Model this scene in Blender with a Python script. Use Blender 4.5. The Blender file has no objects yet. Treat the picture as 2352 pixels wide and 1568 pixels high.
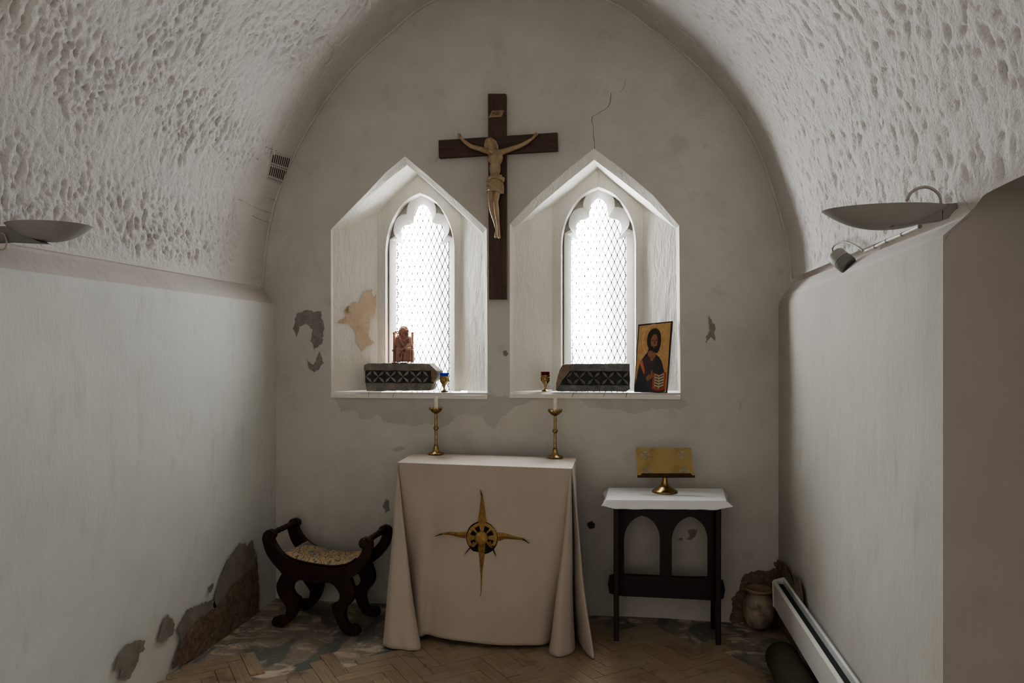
import bpy, math, random
import numpy as np
from mathutils import Vector, Matrix, noise
from mathutils.geometry import tessellate_polygon
random.seed(7)
scn = bpy.context.scene
COL = scn.collection
PI = math.pi

# ---------------------------------------------------------------- survey of the room (camera station, sight lines)
FPX, VX, V0, CZ = 1700.0, 1428.0, 803.0, 1.6
TH = math.atan((VX-1176)/FPX)
CD = FPX*CZ/(1413-V0)/math.cos(TH)
FW = (-math.sin(TH), math.cos(TH)); RT = (math.cos(TH), math.sin(TH))
def ray(u, v):
    return Vector((FW[0]*FPX+RT[0]*(u-1176), FW[1]*FPX+RT[1]*(u-1176), -(v-V0)))
CAM = Vector((0, -CD, CZ))
def PY(u, v, y): d = ray(u, v); return CAM+d*((y+CD)/d.y)
def PX(u, v, x): d = ray(u, v); return CAM+d*(x/d.x)
def PZ(u, v, z): d = ray(u, v); return CAM+d*((z-CZ)/d.z)
def PP(u, v, p, n): d = ray(u, v); return CAM+d*((Vector(p)-CAM).dot(n)/d.dot(n))

# ---------------------------------------------------------------- objects
def tag(o, label=None, cat=None, group=None, kind=None):
    if label: o['label'] = label
    if cat: o['category'] = cat
    if group: o['group'] = group
    if kind: o['kind'] = kind
    return o
def thing(name, loc, label, cat, group=None):
    o = bpy.data.objects.new(name, None); COL.objects.link(o)
    o.empty_display_size = .05
    o.location = loc; o['wo'] = tuple(loc)
    return tag(o, label, cat, group)
def worg(o):
    return Vector(o['wo']) if o is not None and 'wo' in o.keys() else Vector((0, 0, 0))
class MB:
    def __init__(s): s.v = []; s.f = []; s.mi = []; s.m = 0
    def add(s, vs, fs):
        b = len(s.v); s.v += [Vector(p) for p in vs]
        for f in fs: s.f.append(tuple(b+i for i in f)); s.mi.append(s.m)
        return s
    def box(s, lo, hi):
        x0, y0, z0 = lo; x1, y1, z1 = hi
        return s.add([(x0,y0,z0),(x1,y0,z0),(x1,y1,z0),(x0,y1,z0),(x0,y0,z1),(x1,y0,z1),(x1,y1,z1),(x0,y1,z1)],
            [(0,3,2,1),(4,5,6,7),(0,1,5,4),(1,2,6,5),(2,3,7,6),(3,0,4,7)])
    def hexa(s, a, b):   # two quads a, b (same winding)
        return s.add(list(a)+list(b), [(3,2,1,0),(4,5,6,7)]+[(i,(i+1)%4,4+(i+1)%4,4+i) for i in range(4)])
    def prism(s, poly, off, holes=()):  # poly: 3d points, extruded by off
        off = Vector(off); loops = [list(map(Vector, poly))]+[list(map(Vector, h)) for h in holes]
        flat = [p for l in loops for p in l]; tris = tessellate_polygon(loops)
        n = len(flat)
        fs = [tuple(t) for t in tris]+[tuple(n+i for i in reversed(t)) for t in tris]
        k = 0
        for l in loops:
            m = len(l)
            for i in range(m):
                a, b = k+i, k+(i+1) % m
                fs.append((a, b, n+b, n+a))
            k += m
        return s.add(flat+[p+off for p in flat], fs)
    def sheet(s, poly, holes=()):
        loops = [list(map(Vector, poly))]+[list(map(Vector, h)) for h in holes]
        flat = [p for l in loops for p in l]
        return s.add(flat, [tuple(t) for t in tessellate_polygon(loops)])
    def tube(s, pts, r, n=10, cap=True):
        pts = [Vector(p) for p in pts]
        rs = r if isinstance(r, (list, tuple)) else [r]*len(pts)
        vs, fs = [], []; up = None
        for i, p in enumerate(pts):
            t = (pts[min(i+1, len(pts)-1)]-pts[max(i-1, 0)]).normalized()
            if up is None:
                up = Vector((0, 0, 1)) if abs(t.z) < .9 else Vector((1, 0, 0))
            a = t.cross(up).normalized(); up = a.cross(t).normalized()
            for k in range(n):
                c = 2*PI*k/n
                vs.append(p+(a*math.cos(c)+up*math.sin(c))*rs[i])
        for i in range(len(pts)-1):
            for k in range(n):
                a, b = i*n+k, i*n+(k+1) % n
                fs.append((a, b, b+n, a+n))
        if cap:
            fs.append(tuple(reversed(range(n)))); fs.append(tuple((len(pts)-1)*n+k for k in range(n)))
        return s.add(vs, fs)
    def lathe(s, prof, c=(0, 0, 0), n=28, axis=None, caps=True):
        c = Vector(c); vs, fs = [], []
        q = Vector((0, 0, 1)).rotation_difference(Vector(axis)) if axis else None
        for r, z in prof:
            for k in range(n):
                p = Vector((r*math.cos(2*PI*k/n), r*math.sin(2*PI*k/n), z))
                if q: p = q @ p
                vs.append(c+p)
        for i in range(len(prof)-1):
            for k in range(n):
                a, b = i*n+k, i*n+(k+1) % n
                fs.append((a, b, b+n, a+n))
        if caps:
            fs.append(tuple(reversed(range(n)))); fs.append(tuple((len(prof)-1)*n+k for k in range(n)))
        return s.add(vs, fs)
    def ball(s, c, r, n=14, rot=None):
        r = Vector(r) if isinstance(r, (tuple, list, Vector)) else Vector((r, r, r))
        vs, fs = [], []; m = n//2+1
        for i in range(m+1):
            a = PI*i/m
            for k in range(n):
                b = 2*PI*k/n
                p = Vector((r.x*math.sin(a)*math.cos(b), r.y*math.sin(a)*math.sin(b), r.z*math.cos(a)))
                if rot: p = rot @ p
                vs.append(Vector(c)+p)
        for i in range(m):
            for k in range(n):
                a, b = i*n+k, i*n+(k+1) % n
                fs.append((a, a+n, b+n, b))
        return s.add(vs, fs)
    def limb(s, pts, rs, n=12):       # rounded tapered chain
        s.tube(pts, list(rs), n)
        for p, r in zip(pts, rs): s.ball(p, r, n)
        return s
    def grid(s, rows):
        nr, nc = len(rows), len(rows[0])
        return s.add([p for r in rows for p in r],
            [(i*nc+j, i*nc+j+1, (i+1)*nc+j+1, (i+1)*nc+j) for i in range(nr-1) for j in range(nc-1)])
    def build(s, name, mat, parent=None, smooth=35, bevel=0, org=None, seg=2, sub=0, remesh=0, merge=False, fixn=True):
        o0 = worg(parent) if parent is not None else Vector(org or (0, 0, 0))
        me = bpy.data.meshes.new(name)
        me.from_pydata([tuple(p-o0) for p in s.v], [], s.f)
        mats = mat if isinstance(mat, (list, tuple)) else [mat]
        for m in mats: me.materials.append(m)
        if len(mats) > 1:
            me.polygons.foreach_set('material_index', s.mi)
        me.validate(); me.update()
        if fixn or merge:
            import bmesh
            bm = bmesh.new(); bm.from_mesh(me)
            if merge: bmesh.ops.remove_doubles(bm, verts=bm.verts, dist=1e-5)
            if fixn: bmesh.ops.recalc_face_normals(bm, faces=bm.faces)
            bm.to_mesh(me); bm.free()
        if smooth:
            me.polygons.foreach_set('use_smooth', [True]*len(me.polygons))
            if smooth < 180: me.set_sharp_from_angle(angle=math.radians(smooth))
        o = bpy.data.objects.new(name, me); COL.objects.link(o)
        o['wo'] = tuple(o0)
        if parent is not None: o.parent = parent
        else: o.location = o0
        if remesh:
            r = o.modifiers.new('r', 'REMESH'); r.mode = 'VOXEL'; r.voxel_size = remesh; r.use_smooth_shade = True
            q = o.modifiers.new('s', 'SMOOTH'); q.factor = .5; q.iterations = 3
        if bevel:
            b = o.modifiers.new('b', 'BEVEL'); b.width = bevel; b.segments = seg; b.limit_method = 'ANGLE'; b.angle_limit = math.radians(40)
        if sub:
            q = o.modifiers.new('u', 'SUBSURF'); q.levels = sub; q.render_levels = sub
        return o
def dup(o, loc=None, label=None, parent=None):
    c = o.copy(); COL.objects.link(c)
    if parent is not None: c.parent = parent
    if loc is not None: c.location = loc; c['wo'] = tuple(loc)
    if label: c['label'] = label
    for ch in list(o.children): dup(ch, parent=c)
    return c
def struct(o): o['kind'] = 'structure'; return o

# ---------------------------------------------------------------- materials
def newmat(name):
    m = bpy.data.materials.new(name); m.use_nodes = True
    nt = m.node_tree
    return m, nt, nt.nodes['Principled BSDF'], nt.nodes['Material Output']
def nd(nt, typ, **kw):
    n = nt.nodes.new(typ)
    for k, v in kw.items():
        if k in n.inputs: n.inputs[k].default_value = v
        else: setattr(n, k, v)
    return n
def noise_fac(nt, scale, detail=4, rough=.55, sx=1, sy=1, sz=1, lo=.35, hi=.65, dist=0.0):
    tc = nd(nt, 'ShaderNodeTexCoord'); mp = nd(nt, 'ShaderNodeMapping', Scale=(sx, sy, sz))
    nt.links.new(tc.outputs['Object'], mp.inputs['Vector'])
    n = nd(nt, 'ShaderNodeTexNoise', Scale=scale, Detail=detail, Roughness=rough, Distortion=dist)
    nt.links.new(mp.outputs['Vector'], n.inputs['Vector'])
    r = nd(nt, 'ShaderNodeMapRange'); r.inputs['From Min'].default_value = lo; r.inputs['From Max'].default_value = hi
    nt.links.new(n.outputs['Fac'], r.inputs['Value'])
    return r.outputs['Result']
def mixc(nt, fac, a, b):
    m = nd(nt, 'ShaderNodeMix', data_type='RGBA')
    ins = m.inputs
    if isinstance(fac, (int, float)): ins[0].default_value = fac
    else: nt.links.new(fac, ins[0])
    for sock, c in ((ins[6], a), (ins[7], b)):
        if isinstance(c, (tuple, list)): sock.default_value = (*c, 1)
        else: nt.links.new(c, sock)
    return m.outputs[2]
def bump(nt, bs, hs, prev=None):
    for h, strength, dist in hs:
        b = nd(nt, 'ShaderNodeBump', Strength=strength, Distance=dist)
        nt.links.new(h, b.inputs['Height'])
        if prev is not None: nt.links.new(prev, b.inputs['Normal'])
        prev = b.outputs['Normal']
    nt.links.new(prev, bs.inputs['Normal'])
def simple(name, ca, cb=None, scale=8, rough=.6, metal=0, bumps=(), detail=4, stretch=(1, 1, 1), lo=.35, hi=.65, cc=None, scale2=40, spec=.5):
    m, nt, bs, out = newmat(name)
    cb = cb or tuple(c*.75 for c in ca)
    col = mixc(nt, noise_fac(nt, scale, detail, .6, *stretch, lo=lo, hi=hi), ca, cb)
    if cc: col = mixc(nt, noise_fac(nt, scale2, 3, .6, *stretch, lo=.5, hi=.75), col, cc)
    nt.links.new(col, bs.inputs['Base Color'])
    bs.inputs['Roughness'].default_value = rough; bs.inputs['Metallic'].default_value = metal
    bs.inputs['Specular IOR Level'].default_value = spec
    if bumps: bump(nt, bs, [(noise_fac(nt, s, 4, .6, *stretch, lo=0, hi=1), st, d) for s, st, d in bumps])
    return m
def plaster(name, a, b, c, streak=(1, 1, 1), bs_=((45, .25, .01), (7, .3, .03))):
    m, nt, bs, out = newmat(name)
    col = mixc(nt, noise_fac(nt, 1.6, 5, .6, lo=.35, hi=.7), a, b)
    col = mixc(nt, noise_fac(nt, 4.5, 6, .65, *streak, lo=.56, hi=.85), col, c)
    nt.links.new(col, bs.inputs['Base Color'])
    bs.inputs['Roughness'].default_value = .9; bs.inputs['Specular IOR Level'].default_value = .2
    bump(nt, bs, [(noise_fac(nt, s, 3, .6, *streak, lo=0, hi=1), st, d) for s, st, d in bs_])
    return m
M = {}
M['end'] = plaster('end_wall_plaster', (.58,.55,.505), (.49,.46,.415), (.43,.395,.345), bs_=((60, .12, .008), (6, .22, .03)))
M['sider'] = plaster('dimmed_right_limewash', (.49,.47,.425), (.445,.42,.38), (.375,.35,.31), streak=(2.2, 2.2, .7), bs_=((40, .16, .008), (5, .16, .03)))  # side limewash in a darker copy; weaker light on this wall is painted in
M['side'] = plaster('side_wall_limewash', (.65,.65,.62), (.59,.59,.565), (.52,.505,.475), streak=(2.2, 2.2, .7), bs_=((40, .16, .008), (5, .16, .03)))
M['ledge'] = plaster('ledge_plaster', (.56,.52,.49), (.50,.46,.43), (.47,.43,.40))
M['vault'] = plaster('roughcast_vault', (.63,.60,.565), (.60,.575,.56), (.52,.485,.465), bs_=((85, .5, .014), (34, .35, .02)))
M['reveal'] = plaster('reveal_limewash', (.75,.72,.66), (.70,.66,.595), (.64,.59,.50), streak=(2, 2, .7), bs_=((40, .3, .012), (9, .3, .03)))
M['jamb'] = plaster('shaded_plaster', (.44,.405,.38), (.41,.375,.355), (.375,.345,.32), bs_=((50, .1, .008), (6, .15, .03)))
M['tracery'] = plaster('tracery_limewash', (.66,.635,.59), (.62,.59,.55), (.57,.535,.48), bs_=((60, .1, .006),))
M['bare'] = simple('bare_grey_plaster', (.30,.265,.225), (.22,.19,.155), 14, .95, bumps=((60, .4, .01),))
M['dark'] = simple('dark_stained_plaster', (.29,.265,.245), (.22,.20,.185), 20, .95, bumps=((60, .4, .01),))
M['damp'] = simple('damp_plaster', (.48,.455,.42), (.44,.415,.38), 8, .95)
M['earth'] = simple('exposed_brown_masonry', (.25,.175,.125), (.16,.115,.08), 16, .95, cc=(.33,.25,.18), scale2=30, bumps=((30, .8, .03), (80, .5, .01)))
M['ochre'] = simple('ochre_plaster', (.60,.49,.37), (.53,.41,.29), 10, .95, bumps=((50, .3, .01),))
M['crack'] = simple('crack_shadow', (.10,.085,.07), rough=1)
M['crackpale'] = simple('plaster_seam', (.36,.33,.30), rough=1)
M['wood'] = simple('dark_oak', (.018,.008,.006), (.009,.005,.004), 6, .5, stretch=(6, 6, .8), bumps=((60, .1, .004),))
M['stoolwood'] = simple('mahogany', (.045,.016,.010), (.020,.009,.006), 7, .42, stretch=(2, 2, 2), cc=(.012,.006,.004), scale2=18, bumps=((80, .1, .003),))
M['cross'] = simple('cross_walnut', (.095,.052,.032), (.055,.029,.019), 5, .55, stretch=(8, 8, .7), bumps=((60, .15, .004),))
M['crossbeam'] = simple('cross_walnut_beam', (.088,.046,.028), (.05,.026,.017), 5, .55, stretch=(.7, 8, 8), bumps=((60, .15, .004),))
M['corpus'] = simple('carved_limewood', (.42,.315,.20), (.34,.245,.145), 12, .5, stretch=(3, 3, 1), bumps=((90, .12, .003),))
M['plaque'] = simple('plaque_wood', (.36,.26,.15), (.28,.19,.10), 30, .6)
M['ink'] = simple('dark_letter_paint', (.05,.035,.015), rough=.7)
M['brass'] = simple('aged_brass', (.46,.34,.16), (.31,.22,.095), 14, .3, 1.0, cc=(.18,.115,.05), scale2=40)
M['brassplate'] = simple('brushed_brass', (.40,.305,.145), (.32,.24,.105), 5, .36, 1.0, cc=(.24,.17,.075), scale2=9)
M['brassdark'] = simple('tarnished_brass', (.07,.04,.018), (.04,.022,.01), 10, .4, .8)
M['gilt'] = simple('embroidered_gold', (.40,.25,.085), (.29,.17,.055), 40, .5, .35, cc=(.5,.36,.16), scale2=60, bumps=((120, .4, .004),))
M['black'] = simple('black_cloth', (.012,.012,.010), rough=.8)
M['wax'] = simple('ivory_wax', (.78,.74,.64), (.72,.67,.56), 20, .45)
M['iron'] = simple('lead_came', (.06,.065,.06), rough=.7, metal=.3)
M['stone'] = simple('weathered_dark_stone', (.24,.215,.185), (.15,.145,.13), 14, .95, cc=(.33,.275,.20), scale2=22, bumps=((40, .6, .012), (110, .4, .005)))
M['stone2'] = simple('weathered_slate_grey_stone', (.19,.195,.19), (.125,.13,.135), 14, .95, cc=(.28,.26,.22), scale2=24, bumps=((40, .6, .012), (110, .4, .005)))
M['stonedark'] = simple('stone_recess_shade', (.05,.05,.047), (.08,.077,.07), 20, 1, bumps=((60, .5, .008),))  # shade of the carved recess painted in as a darker stone colour
M['petal'] = simple('lightened_carved_petals', (.40,.38,.34), (.30,.285,.26), 30, .95, bumps=((60, .4, .006),))  # petals coloured lighter than their block to make up for missing light
M['petal2'] = simple('lightened_slate_petals', (.27,.275,.275), (.20,.21,.21), 30, .95, bumps=((60, .4, .006),))  # slate petals, likewise lightened in colour where little light reaches
M['brokenstone'] = simple('broken_stone', (.30,.22,.165), (.20,.15,.115), 25, 1, bumps=((45, .8, .015),))
M['terra'] = simple('terracotta', (.46,.265,.205), (.36,.20,.15), 30, .8, bumps=((90, .2, .004),))
M['pot'] = simple('stained_earthenware', (.46,.38,.28), (.22,.18,.14), 9, .75, cc=(.12,.10,.09), scale2=14, bumps=((50, .2, .006),))
M['potrim'] = simple('pot_rim_clay', (.36,.26,.17), (.25,.175,.115), 20, .8)
M['lamp'] = simple('lamp_enamel', (.32,.305,.285), (.30,.285,.265), 6, .5)
M['lampdark'] = simple('lamp_bracket_enamel', (.22,.205,.19), (.19,.18,.17), 6, .55)
M['cable'] = simple('grey_cable', (.42,.38,.34), rough=.6)
M['conduit'] = simple('white_conduit', (.70,.68,.63), rough=.5)
M['heater'] = simple('heater_enamel', (.68,.66,.62), (.65,.63,.59), 5, .35)
M['heateredge'] = simple('heater_bright_edge', (.72,.71,.69), rough=.3)
M['slot'] = simple('black_slot', (.006,.008,.008), rough=.6)
M['roll'] = simple('olive_felt', (.040,.036,.014), (.028,.025,.010), 20, .95, bumps=((150, .3, .003),))
M['iconblack'] = simple('icon_edge_black', (.012,.011,.012), rough=.5)
M['icongold'] = simple('icon_gold', (.58,.34,.13), (.50,.27,.10), 18, .5, cc=(.62,.42,.2), scale2=30)
M['iconhalo'] = simple('icon_halo_line', (.66,.45,.22), rough=.5)
M['iconhair'] = simple('icon_hair', (.040,.026,.024), rough=.6)
M['iconface'] = simple('icon_skin', (.36,.17,.085), (.28,.12,.06), 40, .6)
M['iconrobe'] = simple('icon_robe_plum', (.075,.05,.052), (.06,.045,.05), 20, .6)
M['iconmantle'] = simple('icon_mantle_blue', (.028,.032,.04), (.045,.045,.05), 20, .6)
M['iconred'] = simple('icon_red', (.50,.085,.05), rough=.6)
M['iconorange'] = simple('icon_orange', (.62,.20,.09), rough=.6)
M['iconpage'] = simple('icon_page', (.55,.47,.30), rough=.6)
M['iconink'] = simple('icon_text_ink', (.06,.045,.03), rough=.7)
M['vent'] = plaster('vent_paint', (.58,.55,.51), (.52,.49,.45), (.46,.43,.40))

def cloth_mat(name, a, b, weave=900, trans=.0):
    m, nt, bs, out = newmat(name)
    col = mixc(nt, noise_fac(nt, 3, 5, .6), a, b)
    nt.links.new(col, bs.inputs['Base Color'])
    bs.inputs['Roughness'].default_value = .95; bs.inputs['Specular IOR Level'].default_value = .15
    bs.inputs['Sheen Weight'].default_value = .15
    bump(nt, bs, [(noise_fac(nt, weave, 2, .5, lo=0, hi=1), .12, .002), (noise_fac(nt, 9, 3, .5, lo=0, hi=1), .12, .02)])
    return m
M['cloth'] = cloth_mat('taupe_linen', (.50,.43,.365), (.455,.39,.33))
M['linen'] = cloth_mat('white_linen', (.80,.80,.80), (.75,.75,.75))
# tapestry seat
m, nt, bs, out = newmat('tapestry'); M['tapestry'] = m
tc = nd(nt, 'ShaderNodeTexCoord')
wv = nd(nt, 'ShaderNodeTexWave', Scale=11.0, Distortion=14.0, Detail=2.5); wv.inputs['Detail Scale'].default_value = 1.6
nt.links.new(tc.outputs['Object'], wv.inputs['Vector'])
r = nd(nt, 'ShaderNodeValToRGB'); nt.links.new(wv.outputs['Fac'], r.inputs['Fac'])
e = r.color_ramp.elements; e[0].position = .05; e[0].color = (.16,.13,.125,1); e[1].position = .20; e[1].color = (.50,.37,.215,1)
c2 = mixc(nt, noise_fac(nt, 11, 3, .6, lo=.52, hi=.66), r.outputs['Color'], (.17,.19,.22))
nt.links.new(c2, bs.inputs['Base Color']); bs.inputs['Roughness'].default_value = .95
bump(nt, bs, [(noise_fac(nt, 300, 2, .5, lo=0, hi=1), .4, .003)])
# floor stone
m, nt, bs, out = newmat('worn_stone_floor'); M['floor'] = m
col = mixc(nt, noise_fac(nt, 2.2, 6, .65, lo=.38, hi=.62), (.42,.355,.28), (.25,.21,.17))
col = mixc(nt, noise_fac(nt, 4.0, 6, .7, 1, 2.2, 1, lo=.52, hi=.60, dist=.8), col, (.60,.52,.42))
col = mixc(nt, noise_fac(nt, 3.1, 5, .6, 2, 1, 1, lo=.52, hi=.60, dist=.6), col, (.17,.175,.15))
nt.links.new(col, bs.inputs['Base Color']); bs.inputs['Roughness'].default_value = .75
bump(nt, bs, [(noise_fac(nt, 12, 6, .65, lo=0, hi=1), .5, .02), (noise_fac(nt, 70, 3, .6, lo=0, hi=1), .3, .005)])
# parquet
m, nt, bs, out = newmat('worn_parquet'); M['parquet'] = m
at = nd(nt, 'ShaderNodeAttribute', attribute_name='tint'); ug = nd(nt, 'ShaderNodeAttribute', attribute_name='grain')
mp = nd(nt, 'ShaderNodeMapping', Scale=(4, 60, 1)); nt.links.new(ug.outputs['Vector'], mp.inputs['Vector'])
gn = nd(nt, 'ShaderNodeTexNoise', Scale=1.5, Detail=5.0, Roughness=.65); nt.links.new(mp.outputs['Vector'], gn.inputs['Vector'])
rr = nd(nt, 'ShaderNodeValToRGB'); nt.links.new(at.outputs['Fac'], rr.inputs['Fac'])
e = rr.color_ramp.elements; e[0].color = (.31,.23,.15,1); e[1].color = (.48,.365,.24,1)
r2 = nd(nt, 'ShaderNodeMapRange'); r2.inputs['From Min'].default_value = .35; r2.inputs['From Max'].default_value = .75
nt.links.new(gn.outputs['Fac'], r2.inputs['Value'])
col = mixc(nt, r2.outputs['Result'], rr.outputs['Color'], (.24,.17,.11))
col = mixc(nt, noise_fac(nt, 3.2, 7, .72, lo=.44, hi=.62, dist=.4), col, (.36,.295,.22))
col = mixc(nt, noise_fac(nt, 5.5, 7, .72, lo=.55, hi=.70, dist=.6), col, (.18,.13,.085))
nt.links.new(col, bs.inputs['Base Color']); bs.inputs['Roughness'].default_value = .64
bump(nt, bs, [(r2.outputs['Result'], .25, .004), (noise_fac(nt, 30, 4, .6, lo=0, hi=1), .25, .006)])
# glass
def glass(name, col, tr):
    m, nt, bs, out = newmat(name); nt.nodes.remove(bs)
    t = nd(nt, 'ShaderNodeBsdfTransparent', Color=(*col, 1)); g = nd(nt, 'ShaderNodeBsdfGlossy', Roughness=.08)
    n = noise_fac(nt, 3, 2, .5, lo=0, hi=1)
    mx = nd(nt, 'ShaderNodeMixShader', Fac=tr)
    nt.links.new(t.outputs[0], mx.inputs[1]); nt.links.new(g.outputs[0], mx.inputs[2])
    nt.links.new(mx.outputs[0], out.inputs['Surface']); return m
M['glass'] = glass('clear_window_glass', (.97,.985,.98), .05)
M['blueglass'] = simple('blue_glass', (.01,.07,.62), (.008,.05,.5), 10, .12)
M['redglass'] = simple('ruby_glass', (.24,.012,.045), (.18,.008,.03), 10, .12)
for k in ('blueglass', 'redglass'):
    b = M[k].node_tree.nodes['Principled BSDF']; b.inputs['Transmission Weight'].default_value = .45; b.inputs['IOR'].default_value = 1.2

# ---------------------------------------------------------------- curve tools
def cat(pts, n, closed=False):
    P = [Vector(p) for p in pts]; out = []
    m = len(P); segs = m if closed else m-1
    for i in range(segs):
        g = lambda k: P[k % m] if closed else P[max(0, min(m-1, k))]
        a, b, c, d = g(i-1), g(i), g(i+1), g(i+2)
        for j in range(n):
            t = j/n
            out.append(.5*((2*b)+(c-a)*t+(2*a-5*b+4*c-d)*t*t+(3*b-a-3*c+d)*t**3))
    if not closed: out.append(P[-1])
    return out
def resample(pts, n):
    L = [0]
    for a, b in zip(pts, pts[1:]): L.append(L[-1]+(b-a).length)
    out, k = [], 0
    for i in range(n):
        s = L[-1]*i/(n-1)
        while k < len(L)-2 and L[k+1] < s: k += 1
        t = (s-L[k])/max(1e-9, L[k+1]-L[k]); out.append(pts[k].lerp(pts[k+1], min(1, t)))
    return out
def jag(pts, amp=.006, step=.008, seed=0):     # roughened closed outline
    out = []; pts = [Vector(p) for p in pts]
    for a, b in zip(pts, pts[1:]+pts[:1]):
        n = max(1, int((b-a).length/step))
        for j in range(n):
            p = a.lerp(b, j/n); q = p*45+Vector((seed*7.1, 0, 0))
            out.append(p+noise.noise_vector(q)*amp+noise.noise_vector(q*2.7)*amp*.9)
    return out
def patch(name, parent, pix, proj, nrm, mat, amp=.009, off=.0015, step=.008, seed=0):
    o0 = proj(*pix[0]); nrm = Vector(nrm).normalized()
    pts = jag([proj(u, v) for u, v in pix], amp, step, seed)
    pts = [p-nrm*((p-o0).dot(nrm))+nrm*off for p in pts]
    mb = MB(); mb.sheet(pts); o = mb.build(name, mat, parent, smooth=0)
    return o

# ================================================================ SETTING
XL = PY(634, 1000, 0).x; XR = PY(1788, 1000, 0).x
ZWL = PY(632, 700, 0).z; SL = PY(603, 660, 0); SR = PY(1818, 650, 0); ZWR = PY(1790, 690, 0).z
YB = -6.4; YJ = -2.24

# floor
mb = MB(); n = 90
xs = np.linspace(-3.0, 2.9, 100); ys = np.concatenate([np.linspace(.12, -1.6, 60), np.linspace(-1.7, YB, 20)])
mb.grid([[Vector((x, y, (noise.noise(Vector((x*2.3, y*2.3, 0)))*.006+noise.noise(Vector((x*9, y*9, 3)))*.003-.006) if y < 0.02 else -.004)) for x in xs] for y in ys])
floor = struct(mb.build('floor', M['floor'], None, smooth=180))

# herringbone parquet laid over the front of the floor
def inside(p, poly):
    c = False; j = len(poly)-1
    for i in range(len(poly)):
        a, b = poly[i], poly[j]
        if (a.y > p.y) != (b.y > p.y) and p.x < (b.x-a.x)*(p.y-a.y)/(b.y-a.y)+a.x: c = not c
        j = i
    return c
parea = [[PZ(u, v, 0) for u, v in [(716,1540),(915,1496),(1000,1462),(1100,1432),(1330,1432),(1500,1440),(1600,1452),(1680,1500),(1770,1552),(1800,1640),(1830,1800),(560,1800),(640,1600),(690,1560)]],
         [PZ(u, v, 0) for u, v in [(395,1560),(440,1518),(500,1500),(545,1500),(580,1520),(610,1552),(620,1580),(560,1700),(330,1700)]]]
mb = MB(); tint = []; grain = []
w, l = .072, .288; ang = math.radians(38); ca, sa = math.cos(ang), math.sin(ang)
rnd = random.Random(3)
def block(x, y, dx, dy, gx):
    cx, cy = x+dx/2, y+dy/2
    wp = Vector((cx*ca-cy*sa-.5, cx*sa+cy*ca-.9, 0))
    q = wp+Vector((noise.noise(wp*9)*.07, noise.noise(wp*9+Vector((5, 5, 5)))*.07, 0))
    if not any(inside(q, a) for a in parea): return
    g = .0012; b = len(mb.v); zz = rnd.uniform(.0005, .0022)
    loc = [(x+g, y+g), (x+dx-g, y+g), (x+dx-g, y+dy-g), (x+g, y+dy-g)]
    top = [Vector((p*ca-r*sa-.5, p*sa+r*ca-.9, zz)) for p, r in loc]
    bot = [p-Vector((0, 0, .02)) for p in top]
    mb.hexa(bot, top); t = .25+.5*rnd.random()+(rnd.random() < .1)*rnd.uniform(-.25, .25); o = rnd.random()*9
    for p, r in loc*2:
        tint.append(t); grain.append(((p-x if gx else r-y)+o, (r-y if gx else p-x)+o, 0))
for i in range(-60, 61):
    for j in range(-16, 17):
        # classic herringbone lattice: step (w,w) along the diagonal, (l,-l) across
        bx, by = i*w+j*l, i*w-j*l
        if abs(bx) > 4 or abs(by) > 4: continue
        block(bx, by, l, w, True); block(bx, by+w, w, l, False)
parquet = mb.build('parquet', M['parquet'], floor, smooth=0, fixn=False)
a = parquet.data.attributes.new('tint', 'FLOAT', 'POINT'); a.data.foreach_set('value', tint)
a = parquet.data.attributes.new('grain', 'FLOAT_VECTOR', 'POINT'); a.data.foreach_set('vector', [c for g in grain for c in g])

# vault profile
prof = [Vector((p.x, 0, p.z)) for p in [PY(u, v, 0) for u, v in [(603,660),(606,620),(615,540),(640,440),(700,310),(780,190),(880,90),(1000,0)]]]
prof += [Vector((-.65, 0, 3.885))]
prof += [Vector((p.x, 0, p.z)) for p in [PY(u, v, 0) for u, v in [(1390,0),(1500,70),(1600,150),(1680,240),(1740,340),(1780,450),(1809,560),(1818,650)]]]
PROF = resample(cat(prof, 24), 1200)
PL_ = [0.0]
for a, b in zip(PROF, PROF[1:]): PL_.append(PL_[-1]+(b-a).length)
LEN = PL_[-1]
PA = np.array([(p.x, p.z) for p in PROF]); PS = np.array(PL_)
def prof_at(s): return np.interp(s, PS, PA[:, 0]), np.interp(s, PS, PA[:, 1])
def vault_hit(u, v):
    d = ray(u, v).normalized(); best = None
    C2 = np.array([CAM.x, CAM.z]); D2 = np.array([d.x, d.z])
    for i in range(len(PA)-1):
        p, q = PA[i], PA[i+1]; e_ = q-p
        det = D2[0]*(-e_[1])+D2[1]*e_[0]
        if abs(det) < 1e-12: continue
        w_ = p-C2
        t = (w_[0]*(-e_[1])+w_[1]*e_[0])/det; k = (D2[0]*w_[1]-D2[1]*w_[0])/det
        if t > 0 and -1e-6 <= k <= 1: best = (t, PS[i]+k*(PS[i+1]-PS[i]))
    if not best: return None
    return CAM+d*best[0], best[1]
edge = [(vault_hit(u, v)) for u, v in [(2196,482),(2218,468),(2260,447),(2305,424),(2352,402)]]
ey = [YJ]+[p.y for p, s in edge]; ec = [0.0]+[LEN-s for p, s in edge]
ey, ec = np.array(ey), np.array(ec)
o_ = np.argsort(-ey); ey, ec = ey[o_], ec[o_]
slope_ = (ec[-1]-ec[-2])/(ey[-2]-ey[-1])
ey = np.append(ey, [ey[-1]-.5, YB-.1]); ec = np.append(ec, [ec[-1]+slope_*.42, ec[-1]+slope_*.6])
def cut(y): return float(np.interp(-y, -ey, ec))
yy = np.concatenate([np.arange(0, 3.3, .0078), np.linspace(3.32, -YB, 60)])
na = 760
vs = np.zeros((len(yy), na, 3))
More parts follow.
